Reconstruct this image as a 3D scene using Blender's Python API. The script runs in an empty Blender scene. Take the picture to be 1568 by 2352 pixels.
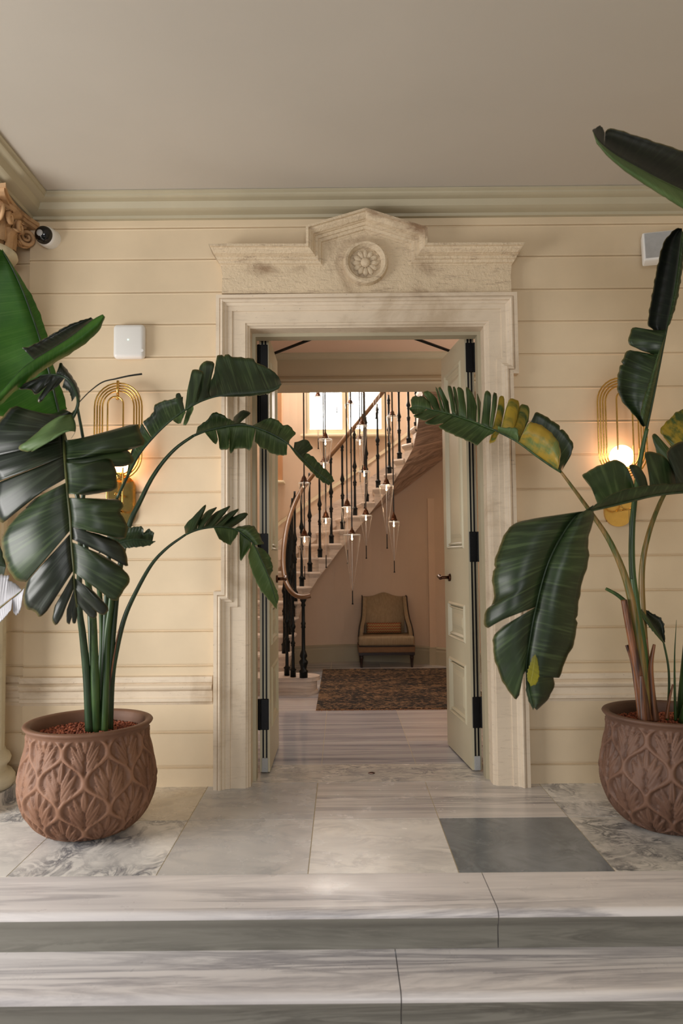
import bpy, bmesh, math, random
import numpy as np
from mathutils import Vector, Matrix
PI = math.pi
C = bpy.context.scene.collection
scene = bpy.context.scene

# ------------------------------------------------------------------ camera
F = 1706.0; TH = math.atan(.061); RA = .009; H = 1.4
ct, st, ca, sa = math.cos(TH), math.sin(TH), math.cos(RA), math.sin(RA)
fw = Vector((0, ct, st)); up0 = Vector((0, -st, ct)); rt0 = Vector((1, 0, 0))
RT = rt0*ca - up0*sa; UP = up0*ca + rt0*sa
cam_d = bpy.data.cameras.new('camera'); cam = bpy.data.objects.new('camera', cam_d); C.objects.link(cam)
cam.matrix_world = Matrix(((RT.x, UP.x, -fw.x, 0), (RT.y, UP.y, -fw.y, 0), (RT.z, UP.z, -fw.z, H), (0, 0, 0, 1)))
cam_d.sensor_fit = 'VERTICAL'; cam_d.sensor_height = 36; cam_d.lens = 36*F/2352
cam_d.dof.use_dof = True; cam_d.dof.focus_distance = 5.2; cam_d.dof.aperture_fstop = 2.6
cam_d.clip_start = .05
scene.camera = cam

def P(px, py, Y):
    "the point of the place that stands at depth Y on the sight line of a spot in the photograph"
    a = (px-784)/F; b = (1176-py)/F
    d = fw + RT*a + UP*b
    s = Y/d.y
    return Vector((d.x*s, Y, H+d.z*s))
W = 4.66          # depth of the facade

# ------------------------------------------------------------------ light and exposure
vs = scene.view_settings
vs.view_transform = 'Standard'; vs.look = 'None'; vs.gamma = 1; vs.use_curve_mapping = False
vs.exposure = -0.06
wd = bpy.data.worlds.new('world'); scene.world = wd; wd.use_nodes = True
wd.node_tree.nodes['Background'].inputs[0].default_value = (.86, .93, 1, 1)
wd.node_tree.nodes['Background'].inputs[1].default_value = .20

def area(name, loc, target, sx, sy, power, col):
    l = bpy.data.lights.new(name, 'AREA'); l.shape = 'RECTANGLE'; l.size = sx; l.size_y = sy
    l.energy = power; l.color = col
    o = bpy.data.objects.new(name, l); C.objects.link(o); o.location = loc
    o.rotation_euler = (Vector(target)-Vector(loc)).to_track_quat('-Z', 'Y').to_euler()
    return o
area('daylight_left_opening', (-4.2, 2.2, 1.25), (0.2, 4.5, .1), 2.2, 1.9, 184, (1, .975, .94))
area('daylight_entrance', (.1, -3.4, 2.2), (.1, 4.2, -.3), 2.4, 2.4, 116, (1, .99, .98))
area('stairwell_fill', (-.75, 8.9, 5.15), (-.45, 8.7, 0), .9, .9, 62, (1, .94, .86))  # unseen fill lamp added to brighten the upper stairwell walls, no opening above
area('hall_side_fill', (2.35, 6.1, 2.2), (.2, 6.4, 3.4), 1.2, 1.6, 26, (1, .93, .84))  # added fill lamp aimed up to brighten the hall ceiling and beam

# ------------------------------------------------------------------ materials
def srgb(r, g, b):
    f = lambda c: ((c/255)/12.92 if c <= 10 else (((c/255)+.055)/1.055)**2.4)
    return (f(r), f(g), f(b), 1)
class NT:
    def __init__(s, name):
        s.m = bpy.data.materials.new(name); s.m.use_nodes = True; s.t = s.m.node_tree; s.n = s.t.nodes
        s.b = s.n['Principled BSDF']; s.out = s.n['Material Output']
    def add(s, typ, **k):
        n = s.n.new(typ)
        for a, v in k.items():
            if a in ('ins',):
                for q, w in v.items(): n.inputs[q].default_value = w
            else: setattr(n, a, v)
        return n
    def link(s, a, b): s.t.links.new(a, b)
    def coord(s, scale=(1, 1, 1), rot=(0, 0, 0), src='Object', loc=(0, 0, 0)):
        c = s.add('ShaderNodeTexCoord'); mp = s.add('ShaderNodeMapping')
        mp.inputs['Scale'].default_value = scale; mp.inputs['Rotation'].default_value = rot; mp.inputs['Location'].default_value = loc
        s.link(c.outputs[src], mp.inputs['Vector']); return mp.outputs[0]
    def noise(s, vec, scale, detail=4, rough=.55, dist=0):
        n = s.add('ShaderNodeTexNoise'); n.inputs['Scale'].default_value = scale; n.inputs['Detail'].default_value = detail
        n.inputs['Roughness'].default_value = rough; n.inputs['Distortion'].default_value = dist
        s.link(vec, n.inputs['Vector']); return n.outputs['Fac']
    def ramp(s, fac, stops):
        r = s.add('ShaderNodeValToRGB'); e = r.color_ramp.elements
        while len(e) < len(stops): e.new(.5)
        for i, (p, c) in enumerate(stops): e[i].position = p; e[i].color = c
        s.link(fac, r.inputs[0]); return r.outputs[0]
    def mix(s, fac, a, b, mode='MIX'):
        m = s.add('ShaderNodeMix', data_type='RGBA', blend_type=mode)
        for sock, v in ((m.inputs[0], fac), (m.inputs[6], a), (m.inputs[7], b)):
            if hasattr(v, 'is_linked') or hasattr(v, 'links'): s.link(v, sock)
            else: sock.default_value = v
        return m.outputs[2]
    def bump(s, h, strength=.3, dist=.01, nrm=None):
        b = s.add('ShaderNodeBump'); b.inputs['Strength'].default_value = strength; b.inputs['Distance'].default_value = dist
        s.link(h, b.inputs['Height']); 
        if nrm: s.link(nrm, b.inputs['Normal'])
        s.link(b.outputs[0], s.b.inputs['Normal']); return b.outputs[0]
    def base(s, v, rough=.5, **k):
        if hasattr(v, 'links'): s.link(v, s.b.inputs['Base Color'])
        else: s.b.inputs['Base Color'].default_value = v
        if hasattr(rough, 'links'): s.link(rough, s.b.inputs['Roughness'])
        else: s.b.inputs['Roughness'].default_value = rough
        for q, w in k.items(): s.b.inputs[q.replace('_', ' ')].default_value = w
        return s.m

def m_paint(name, c, var=.06, rough=.6, scale=3, bump=.05):
    t = NT(name); v = t.coord()
    n = t.noise(v, scale, 5)
    d = tuple(x*(1-var*2.2) for x in c[:3])+(1,); l = tuple(min(1, x*(1+var)) for x in c[:3])+(1,)
    col = t.ramp(n, [(.3, d), (.7, l)])
    t.bump(t.noise(v, 90, 3), bump, .004)
    return t.base(col, rough)
def m_stone(name, c, dark, stain=.35, bs=.3, bd=.007):
    t = NT(name); v = t.coord()
    a = t.noise(v, 2.6, 8, .62, .6)
    col = t.ramp(a, [(.32, dark), (.48, c), (.75, tuple(min(1, x*1.12) for x in c[:3])+(1,))])
    v2 = t.coord((1.5, 1.5, 14))
    b = t.noise(v2, 5, 6, .7, .3)
    k = t.ramp(b, [(.55, (0, 0, 0, 1)), (.75, (stain, stain, stain, 1))])
    col = t.mix(k, col, srgb(140, 112, 92))
    sp = t.noise(v, 45, 4, .7)
    col = t.mix(t.ramp(sp, [(.66, (0, 0, 0, 1)), (.72, (.5, .5, .5, 1))]), col, srgb(110, 85, 65))
    t.bump(t.mix(.6, a, sp), bs, bd)
    return t.base(col, .75)
def m_marble(name, base, vein, vs_=4, stretch=(1, 1, 1), rot=0, amount=.6, rough=.22, lo=.47, hi=.56, cloud=.35, warm=None):
    t = NT(name); v = t.coord(stretch, (0, 0, rot))
    cl = t.noise(v, vs_*.5, 6, .6, .5)
    c2 = tuple(base[i]*(1-cloud)+vein[i]*cloud for i in range(3))+(1,)
    col = t.ramp(cl, [(.32, c2), (.62, base)])
    w = t.noise(v, vs_, 9, .65, 1.6)
    a = amount
    k = t.ramp(w, [(lo-.05, (0, 0, 0, 1)), ((lo+hi)/2, (a, a, a, 1)), (hi+.05, (0, 0, 0, 1))])
    msk = t.ramp(t.noise(v, vs_*.7, 3), [(.4, (.15, .15, .15, 1)), (.62, (1, 1, 1, 1))])
    k = t.mix(1.0, k, msk, 'MULTIPLY')
    col = t.mix(k, col, vein)
    if warm:
        col = t.mix(t.ramp(t.noise(t.coord(), 1.7, 5), [(.5, (0, 0, 0, 1)), (.72, (.6, .6, .6, 1))]), col, warm)
    rr = t.ramp(t.noise(t.coord(), 6, 5), [(.3, (rough*.8,)*3+(1,)), (.7, (min(1, rough*1.5),)*3+(1,))])
    return t.base(col, rr)
def m_plain(name, c, rough=.5, metal=0, **k):
    t = NT(name); v = t.coord()
    n = t.noise(v, 30, 3)
    col = t.ramp(n, [(.3, tuple(x*.88 for x in c[:3])+(1,)), (.7, c)])
    return t.base(col, rough, Metallic=metal, **k)
def m_emit(name, c, s):
    t = NT(name)
    return t.base(c, .5, Emission_Color=c, Emission_Strength=s)
def m_leaf(name, dark, light, vein, yellow=None, yel_lo=.5, rough=.3, transl=.22, stripes=1.0):
    t = NT(name)
    uv = t.add('ShaderNodeUVMap').outputs[0]
    mp = t.add('ShaderNodeMapping'); t.link(uv, mp.inputs[0]); mp.inputs['Scale'].default_value = (44, .8, 1)
    n1 = t.noise(mp.outputs[0], 1.0, 3, .5)
    mp2 = t.add('ShaderNodeMapping'); t.link(uv, mp2.inputs[0]); mp2.inputs['Scale'].default_value = (150, 1, 1)
    n2 = t.noise(mp2.outputs[0], 1.0, 2, .5)
    n3 = t.noise(t.coord(), 5, 4)
    col = t.ramp(n3, [(.3, dark), (.7, light)])
    col = t.mix(t.ramp(n2, [(.5, (0, 0, 0, 1)), (.66, (.5*stripes,)*3+(1,))]), col, vein)
    col = t.mix(t.ramp(n1, [(.36, (.65*stripes,)*3+(1,)), (.5, (0, 0, 0, 1))]), col, dark)
    sx = t.add('ShaderNodeSeparateXYZ'); t.link(uv, sx.inputs[0])
    col = t.mix(t.ramp(sx.outputs[1], [(.955, (0, 0, 0, 1)), (.99, (.6, .6, .6, 1))]), col, srgb(128, 112, 62))
    if yellow:
        mp3 = t.add('ShaderNodeMapping'); t.link(uv, mp3.inputs[0]); mp3.inputs['Scale'].default_value = (9, 1.6, 1)
        n4 = t.noise(mp3.outputs[0], 1.2, 4, .6)
        col = t.mix(t.ramp(n4, [(yel_lo, (0, 0, 0, 1)), (yel_lo+.14, (.9, .9, .9, 1))]), col, yellow)
    t.bump(t.mix(.35, n1, n2), .35, .0025)
    m = t.base(col, rough); t.b.inputs['Specular IOR Level'].default_value = .55
    tr = t.add('ShaderNodeBsdfTranslucent'); mc = t.mix(.5, col, light)
    t.link(mc, tr.inputs[0])
    ms = t.add('ShaderNodeMixShader'); ms.inputs[0].default_value = transl
    t.link(t.b.outputs[0], ms.inputs[1]); t.link(tr.outputs[0], ms.inputs[2]); t.link(ms.outputs[0], t.out.inputs[0])
    return m

WALLC = srgb(224, 203, 171)
M = {}
M['wall'] = m_paint('painted_render', WALLC, .05, .62, 1.6, .07)
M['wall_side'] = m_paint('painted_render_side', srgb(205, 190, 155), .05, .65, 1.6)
M['ceil'] = m_paint('ceiling_plaster', srgb(192, 184, 172), .02, .8, 1.0, .02)
M['trim'] = m_paint('trim_paint', srgb(182, 172, 146), .04, .55, 2, .04)
M['pink'] = m_paint('stairwell_plaster', srgb(224, 199, 174), .03, .75, 1.2, .03)
M['hallceil'] = m_paint('hall_ceiling', srgb(222, 190, 165), .02, .8, 1, .02)
M['stone'] = m_stone('limestone', srgb(222, 205, 182), srgb(198, 178, 152), .3)
M['oldstone'] = m_stone('weathered_limestone', srgb(218, 198, 168), srgb(150, 122, 94), .8, .8, .02)
M['plinthstone'] = m_stone('column_stone', srgb(205, 196, 170), srgb(170, 160, 135), .2)
M['terrastone'] = m_stone('capital_stone', srgb(196, 158, 118), srgb(120, 86, 56), .5)
wv = srgb(238, 234, 228); gv = srgb(120, 122, 130)
M['mar_white'] = m_marble('marble_white', wv, srgb(165, 163, 165), 3.2, (1, 2, 1), .4, .5, .2)
M['mar_vein'] = m_marble('marble_streaked', wv, srgb(95, 98, 108), 4.5, (1.4, 1, 1), -.7, .9, .22)
M['mar_swirl'] = m_marble('marble_swirled', srgb(225, 220, 212), srgb(80, 86, 92), 7, (1, 1.3, 1), .6, .95, .22, .46, .55)
M['mar_grey'] = m_marble('marble_light_grey', srgb(206, 203, 200), srgb(140, 142, 150), 3, (1, 1.5, 1), .3, .5, .22)
M['mar_dark'] = m_marble('marble_dark_grey', srgb(138, 143, 148), srgb(84, 92, 98), 4, (1, 1, 1), .3, .7, .2, .42, .6, .5)
M['mar_band'] = m_marble('marble_banded', srgb(226, 220, 216), srgb(120, 118, 124), 1.6, (.35, 7, 1), 0, .8, .2)
M['mar_warm'] = m_marble('marble_warm', srgb(226, 216, 198), srgb(150, 140, 130), 4, (1, 1, 1), .8, .7, .25, warm=srgb(190, 160, 110))
M['mar_tread'] = m_marble('marble_tread', srgb(236, 230, 228), srgb(128, 124, 130), 1.5, (.35, 5, 3), .05, .8, .3)
M['mar_riser'] = m_marble('marble_riser', srgb(142, 139, 130), srgb(84, 81, 74), 2.2, (.5, 5, 6), .0, .7, .4)
M['mar_hall'] = m_marble('hall_marble', srgb(204, 202, 206), srgb(112, 114, 128), 1.5, (.3, 9, 1), 0, .85, .09)
M['mar_hall_b'] = m_marble('hall_marble_pale', srgb(220, 214, 212), srgb(140, 132, 132), 1.5, (.3, 9, 1), 0, .7, .09)
M['mar_thresh'] = m_marble('threshold_marble', srgb(222, 216, 208), srgb(120, 122, 128), 8, (.7, 1.3, 1), .5, .8, .2)
M['mar_stair'] = m_marble('stair_marble', srgb(232, 216, 200), srgb(160, 140, 128), 2, (.6, 1, 8), 0, .6, .4)
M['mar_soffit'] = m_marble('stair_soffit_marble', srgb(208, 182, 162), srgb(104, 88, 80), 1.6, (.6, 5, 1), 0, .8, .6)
M['grout'] = m_plain('grout', srgb(196, 182, 150), .9)
M['door'] = m_paint('door_paint', srgb(202, 192, 164), .03, .38, 2, .02)
M['black'] = m_plain('black_iron', srgb(24, 24, 26), .42, .6)
M['iron'] = m_plain('cast_iron', srgb(22, 26, 26), .38, .5)
M['bronze'] = m_plain('dark_bronze', srgb(84, 54, 38), .3, .9)
M['brass'] = m_plain('polished_brass', srgb(226, 184, 104), .16, 1.0)
M['wood'] = m_plain('handrail_wood', srgb(126, 90, 58), .3)
M['white'] = m_paint('white_plastic', srgb(232, 230, 226), .005, .35, 3, 0)
M['grille'] = m_plain('speaker_grille', srgb(176, 176, 176), .6)
M['dome'] = m_plain('camera_dome', srgb(14, 15, 18), .06)
M['led'] = m_emit('led', (.5, 1, .7, 1), 3)
M['globe'] = m_emit('lit_opal_glass', (1, .56, .33, 1), 10)
M['bulb'] = m_emit('lit_bulb', (1, .80, .50, 1), 9)
M['glass_rim'] = m_plain('glass_rim', srgb(225, 225, 225), .1)
M['winpane'] = m_emit('bright_window_pane', (1, .97, .93, 1), 12)
M['winframe'] = m_paint('window_frame_paint', srgb(236, 222, 190), .02, .5, 2, .02)
M['niche'] = m_paint('niche_brown', srgb(190, 140, 98), .02, .7, 2, .02)

def m_pot(name, c1, c2):
    t = NT(name); v = t.coord()
    n = t.noise(v, 5, 6, .6)
    col = t.ramp(n, [(.3, c1), (.7, c2)])
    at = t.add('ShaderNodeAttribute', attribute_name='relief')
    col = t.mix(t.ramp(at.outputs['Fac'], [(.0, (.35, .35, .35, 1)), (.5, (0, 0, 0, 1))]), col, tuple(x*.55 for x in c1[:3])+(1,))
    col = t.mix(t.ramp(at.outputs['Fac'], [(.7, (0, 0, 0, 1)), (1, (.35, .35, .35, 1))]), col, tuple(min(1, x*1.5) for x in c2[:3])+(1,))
    t.bump(t.noise(v, 120, 3), .15, .003)
    return t.base(col, .62)
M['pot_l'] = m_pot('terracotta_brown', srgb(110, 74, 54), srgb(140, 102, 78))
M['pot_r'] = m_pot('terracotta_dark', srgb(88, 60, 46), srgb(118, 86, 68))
t = NT('clay_pebbles'); M['pebble'] = t.base(t.ramp(t.noise(t.coord(), 60, 3), [(.35, srgb(92, 42, 28)), (.65, srgb(176, 98, 66))]), .85)
M['soil'] = m_plain('soil', srgb(48, 28, 20), .95)

G = srgb
M['leaf'] = m_leaf('leaf_green', G(26, 40, 20), G(48, 68, 34), G(88, 108, 66), rough=.42)
M['leaf_mid'] = m_leaf('leaf_mid_green', G(42, 62, 30), G(70, 94, 46), G(112, 132, 80), rough=.45)
M['leaf_bright'] = m_leaf('leaf_bright_green', G(60, 112, 40), G(96, 152, 58), G(136, 176, 94), transl=.6, rough=.45, stripes=.5)
M['leaf_dark'] = m_leaf('leaf_dark_green', G(22, 28, 18), G(38, 46, 30), G(72, 82, 64), rough=.36)
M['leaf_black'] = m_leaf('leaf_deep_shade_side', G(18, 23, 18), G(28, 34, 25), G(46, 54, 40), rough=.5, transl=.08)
M['leaf_under'] = m_leaf('leaf_underside', G(84, 112, 62), G(112, 138, 84), G(140, 160, 110), rough=.5, transl=.35, stripes=.6)
M['leaf_yellow'] = m_leaf('leaf_yellowing', G(50, 74, 30), G(84, 108, 50), G(120, 134, 70), yellow=G(186, 156, 50), yel_lo=.42, rough=.4)
M['leaf_yellow2'] = m_leaf('leaf_yellowing_underside', G(110, 128, 66), G(136, 150, 84), G(160, 160, 96), yellow=G(196, 160, 56), yel_lo=.40, rough=.45)
M['leaf_silver_sheen'] = m_leaf('leaf_silver_sheen', G(176, 174, 178), G(200, 198, 204), G(190, 194, 190), rough=.3, stripes=.6)  # pale tone stands in for sky reflected on a green leaf
M['leaf_spot'] = m_leaf('leaf_yellow_spot', G(120, 120, 20), G(200, 190, 30), G(90, 70, 30), rough=.4)
def m_stem(name, a, b):
    t = NT(name); v = t.coord((18, 18, 1.2)); return t.base(t.ramp(t.noise(v, 2.5, 3), [(.35, a), (.65, b)]), .38)
M['stem'] = m_stem('stem_green', G(34, 58, 28), G(66, 92, 42))
M['stem_dark'] = m_stem('stem_dark', G(26, 44, 26), G(46, 68, 40))
M['stem_olive'] = m_stem('stem_olive', G(70, 84, 34), G(150, 116, 66))
M['stem_olive_dark'] = m_stem('stem_olive_dark', G(52, 58, 28), G(82, 84, 40))
M['sheath'] = m_stem('dry_sheath', G(52, 30, 22), G(150, 96, 62))

# ------------------------------------------------------------------ mesh helpers
def obj(name, verts, faces, mat, parent=None, smooth=False, mats=None, fm=None):
    me = bpy.data.meshes.new(name); me.from_pydata([tuple(v) for v in verts], [], faces)
    for m in (mats or [mat]): me.materials.append(m)
    if fm:
        for p, i in zip(me.polygons, fm): p.material_index = i
    if smooth:
        for p in me.polygons: p.use_smooth = True
    me.update()
    o = bpy.data.objects.new(name, me); C.objects.link(o)
    if parent is not None: o.parent = parent; o.matrix_parent_inverse = parent.matrix_world.inverted() if False else Matrix.Translation(-Vector(parent.location))
    return o
class MB:
    def __init__(s): s.v = []; s.f = []; s.m = []
    def add(s, v, f, mi=0):
        n = len(s.v); s.v += [tuple(q) for q in v]; s.f += [tuple(i+n for i in q) for q in f]; s.m += [mi]*len(f); return s
    def box(s, x0, x1, y0, y1, z0, z1, mi=0):
        v = [(x, y, z) for z in (z0, z1) for y in (y0, y1) for x in (x0, x1)]
        return s.add(v, [(0, 2, 3, 1), (4, 5, 7, 6), (0, 1, 5, 4), (2, 6, 7, 3), (0, 4, 6, 2), (1, 3, 7, 5)], mi)
    def rbox(s, x0, x1, y0, y1, z0, z1, r=.01, seg=3, mi=0, mat=None):
        bm = bmesh.new(); bmesh.ops.create_cube(bm, size=1)
        bmesh.ops.transform(bm, matrix=Matrix.Translation(((x0+x1)/2, (y0+y1)/2, (z0+z1)/2)) @ Matrix.Diagonal((x1-x0, y1-y0, z1-z0, 1)), verts=bm.verts)
        bmesh.ops.bevel(bm, geom=bm.edges[:], offset=r, segments=seg, affect='EDGES', profile=.5)
        if mat: bmesh.ops.transform(bm, matrix=mat, verts=bm.verts)
        bm.verts.index_update()
        s.add([v.co[:] for v in bm.verts], [[v.index for v in f.verts] for f in bm.faces], mi); bm.free(); return s
    def lathe(s, prof, cx=0, cy=0, z0=0, seg=24, mi=0, caps=True):
        n = len(prof); v = [(cx+r*math.cos(2*PI*k/seg), cy+r*math.sin(2*PI*k/seg), z0+z) for r, z in prof for k in range(seg)]
        f = [(i*seg+k, i*seg+(k+1) % seg, (i+1)*seg+(k+1) % seg, (i+1)*seg+k) for i in range(n-1) for k in range(seg)]
        if caps:
            f.append(tuple(range(seg-1, -1, -1))); f.append(tuple((n-1)*seg+k for k in range(seg)))
        return s.add(v, f, mi)
    def tube(s, pts, rad, seg=8, mi=0, closed=False, caps=True, flat=1.0):
        pts = [Vector(p) for p in pts]; n = len(pts)
        if not hasattr(rad, '__len__'): rad = [rad]*n
        up = Vector((0, 0, 1)); v = []; prev = None
        for i in range(n):
            a = pts[(i-1) % n] if (closed or i > 0) else pts[i]; b = pts[(i+1) % n] if (closed or i < n-1) else pts[i]
            d = (b-a).normalized()
            if prev is None: x = d.cross(up) if abs(d.dot(up)) < .95 else d.cross(Vector((0, 1, 0)))
            else: x = prev - d*prev.dot(d)
            x.normalize(); prev = x; y = d.cross(x)
            v += [pts[i]+(x*math.cos(2*PI*k/seg)+y*math.sin(2*PI*k/seg)*flat)*rad[i] for k in range(seg)]
        m = n if closed else n-1
        f = [(i*seg+k, i*seg+(k+1) % seg, ((i+1) % n)*seg+(k+1) % seg, ((i+1) % n)*seg+k) for i in range(m) for k in range(seg)]
        if not closed and caps: f.append(tuple(range(seg-1, -1, -1))); f.append(tuple((n-1)*seg+k for k in range(seg)))
        return s.add(v, f, mi)
    def ext(s, poly, axis, a, b, mi=0):
        "extrude a 2D polygon along an axis; poly in the other two coordinates"
        n = len(poly)
        def mk(p, t):
            return {'x': (t, p[0], p[1]), 'y': (p[0], t, p[1]), 'z': (p[0], p[1], t)}[axis]
        v = [mk(p, a) for p in poly]+[mk(p, b) for p in poly]
        f = [(i, (i+1) % n, n+(i+1) % n, n+i) for i in range(n)]+[tuple(range(n-1, -1, -1)), tuple(range(n, 2*n))]
        return s.add(v, f, mi)
    def build(s, name, mat, parent=None, smooth=False, angle=None, fix=True):
        mats = mat if isinstance(mat, list) else [mat]
        o = obj(name, s.v, s.f, None, parent, smooth or angle is not None, mats, s.m)
        if fix:
            bm = bmesh.new(); bm.from_mesh(o.data); bmesh.ops.recalc_face_normals(bm, faces=bm.faces); bm.to_mesh(o.data); bm.free()
        if angle is not None: o.data.set_sharp_from_angle(angle=math.radians(angle))
        return o
def tag(o, label=None, cat=None, group=None, kind=None):
    if label: o['label'] = label
    if cat: o['category'] = cat
    if group: o['group'] = group
    if kind: o['kind'] = kind
    return o
def struct(o): o['kind'] = 'structure'; return o
def empty(name, loc, label=None, cat=None, group=None):
    o = bpy.data.objects.new(name, None); C.objects.link(o); o.location = loc; o.empty_display_size = .05
    return tag(o, label, cat, group)
def copy_tree(o, parent=None):
    c = o.copy(); C.objects.link(c)
    if parent: c.parent = parent
    for ch in o.children: copy_tree(ch, c)
    return c
def bez(pts, n=24):
    "Catmull-Rom through the given tuples"
    pts = [tuple(p) for p in pts]; k = len(pts)
    if k < 3:
        return [tuple(pts[0][j]+(pts[1][j]-pts[0][j])*i/(n-1) for j in range(len(pts[0]))) for i in range(n)]
    out = []
    for i in range(n):
        u = i/(n-1)*(k-1); s = min(int(u), k-2); t = u-s
        p = [pts[max(s-1, 0)], pts[s], pts[s+1], pts[min(s+2, k-1)]]
        out.append(tuple(.5*((2*p[1][j])+(-p[0][j]+p[2][j])*t+(2*p[0][j]-5*p[1][j]+4*p[2][j]-p[3][j])*t*t+(-p[0][j]+3*p[1][j]-3*p[2][j]+p[3][j])*t**3) for j in range(len(p[1]))))
    return out
def offset_path(path, d):
    "mitred offset of an open polyline of (x,z) towards its right-hand side"
    n = len(path); out = []
    for i in range(n):
        def nrm(a, b):
            dx, dz = b[0]-a[0], b[1]-a[1]; l = math.hypot(dx, dz); return (dz/l, -dx/l)
        ns = []
        if i > 0: ns.append(nrm(path[i-1], path[i]))
        if i < n-1: ns.append(nrm(path[i], path[i+1]))
        if len(ns) == 1: m = ns[0]; k = 1
        else:
            m = (ns[0][0]+ns[1][0], ns[0][1]+ns[1][1]); l = math.hypot(*m); m = (m[0]/l, m[1]/l); k = 1/(m[0]*ns[0][0]+m[1]*ns[0][1])
        out.append((path[i][0]+m[0]*d*k, path[i][1]+m[1]*d*k))
    return out
def sweep(mb, path, prof, y0, mi=0, endcap=True):
    "prof: list of (inward offset, projection from plane y0 towards viewer)"
    rows = [[(x, y0-h, z) for x, z in offset_path(path, d)] for d, h in prof]
    n = len(path); v = [q for r in rows for q in r]
    f = [(i*n+k, i*n+k+1, (i+1)*n+k+1, (i+1)*n+k) for i in range(len(rows)-1) for k in range(n-1)]
    if endcap:
        f.append(tuple(i*n for i in range(len(rows)))); f.append(tuple(i*n+n-1 for i in range(len(rows)-1, -1, -1)))
    mb.add(v, f, mi)

# ------------------------------------------------------------------ setting: floors and steps
CZ = P(784, 460, W).z                     # ceiling height
DX0, DX1, DZ = -.572, .915, 2.86          # stone door opening
IY = 5.12                                 # inner face of the facade wall
TX = [-2.9, -2.2, -1.5, -.836, -.163, .506, 1.2, 1.9, 2.7]
RY = [4.075, 3.385]
fl = MB(); g = .0022
tiles = []
mats_floor = ['grout', 'mar_white', 'mar_vein', 'mar_swirl', 'mar_grey', 'mar_dark', 'mar_band', 'mar_warm', 'mar_thresh', 'mar_hall', 'mar_hall_b', 'mar_tread']
mi = {n: i for i, n in enumerate(mats_floor)}
rowB = ['mar_vein', 'mar_white', 'mar_vein', 'mar_grey', 'mar_white', 'mar_dark', 'mar_swirl', 'mar_vein']
rowA = ['mar_vein', 'mar_vein', 'mar_warm', 'mar_grey', 'mar_band', 'mar_band', 'mar_vein', 'mar_vein']
for i in range(8):
    fl.box(TX[i]+g, TX[i+1]-g, RY[1]+g, RY[0]-g, -.03, 0, mi[rowB[i]])
    fl.box(TX[i]+g, TX[i+1]-g, RY[0]+g, W+.06, -.03, 0, mi[rowA[i]])
fl.box(-2.9, 2.7, RY[1], W+.1, -.12, -.0015, 0)
fl.box(DX0-.2, DX1+.2, W+.06+g, IY, -.03, .001, mi['mar_thresh'])
hx = [-2.4, -1.45, -.82, -.15, .487, 1.15, 1.8, 2.6]
hy = [IY+g, 5.75, 6.3, 6.9, 7.5, 8.1, 8.7, 9.3, 9.9, 10.6]
random.seed(3)
for j in range(len(hy)-1):
    for i in range(len(hx)-1):
        o_ = .012 if j == 0 else 0
        a = 'mar_hall' if (i in (2, 3) and j < 3) or random.random() < .4 else 'mar_hall_b'
        fl.box(hx[i]+g*.7, hx[i+1]-g*.7, hy[j]+g*.7, hy[j+1]-g*.7, -.03, 0, mi[a])
fl.box(-2.4, 2.6, W+.1, 10.6, -.1, -.0012, 0)
struct(fl.build('floor', [M[n] for n in mats_floor]))

def step_profile(y0, z1, h, depth):
    # rounded nosing facing the viewer, y0 = front edge, top z1
    r = .028; pts = [(y0+depth, z1)]
    for k in range(9):
        a = PI/2+PI/2*k/8*1.0
        pts.append((y0+r+math.cos(a)*r, z1-r+math.sin(a)*r))
    pts += [(y0+.004, z1-.05), (y0+.014, z1-.06), (y0+.02, z1-.075), (y0+.022, z1-h-.01), (y0+depth, z1-h-.01)]
    return pts
FY = 3.03
def stone_step(name, xs, y0, z1, h, depth, n):
    mb = MB()
    for a, b in zip(xs[:-1], xs[1:]):
        p = step_profile(y0, z1, h, depth)
        mb.ext(p, 'x', a+.002, b-.002, 0)
    o = mb.build(name, [M['mar_tread'], M['mar_riser']], None, angle=40)
    for p in o.data.polygons:
        if p.center.z < z1-.03 and abs(p.normal.y) > .3: p.material_index = 1
    return struct(o)
stone_step('trim_1', [-2.9, .607, 2.7], FY, 0.0, .155, RY[1]-FY-g, 0)
stone_step('trim_2', [-2.9, .197, 2.7], FY-.29, -.155, .155, .32, 0)
stone_step('trim_3', [-2.9, -.4, 2.7], FY-.60, -.31, .155, .345, 0)
mb = MB(); mb.box(-4.5, 3.4, -3.6, FY-.25, -.60, -.465, 0); o = mb.build('floor_lower', M['mar_tread']); struct(o); o.name = 'floor_porch'

# ------------------------------------------------------------------ facade wall
zg = [P(1250, y, W).z for y in (517, 589, 664.6, 738, 813, 890, 968, 1044.5, 1123, 1198, 1277, 1357, 1441, 1521, 1674, 1754)]
def wall_prof(z0, z1):
    pts = [(0, z0)]
    for z in sorted(zg):
        if z0+.02 < z < z1-.02:
            pts += [(0, z-.012), (-.004, z-.006), (.010, z-.003), (.010, z+.004), (.002, z+.006), (0, z+.014)]
    pts.append((0, z1)); return pts
def wall_seg(mb, x0, x1, z0, z1, y):
    p = wall_prof(z0, z1); n = len(p)
    v = [(x0, y+d, z) for d, z in p]+[(x1, y+d, z) for d, z in p]
    mb.add(v, [(i, n+i, n+i+1, i+1) for i in range(n-1)])
wl = MB()
XL, XR = -1.985, 2.62
wall_seg(wl, XL, DX0+.0, 0, CZ, W); wall_seg(wl, DX1, XR, 0, CZ, W); wall_seg(wl, DX0, DX1, DZ, CZ, W)
wall_seg(wl, -2.75, XL, 0, CZ, W+.05)
wl.add([(XL, W, 0), (XL, W+.05, 0), (XL, W+.05, CZ), (XL, W, CZ)], [(0, 1, 2, 3)])
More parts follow.
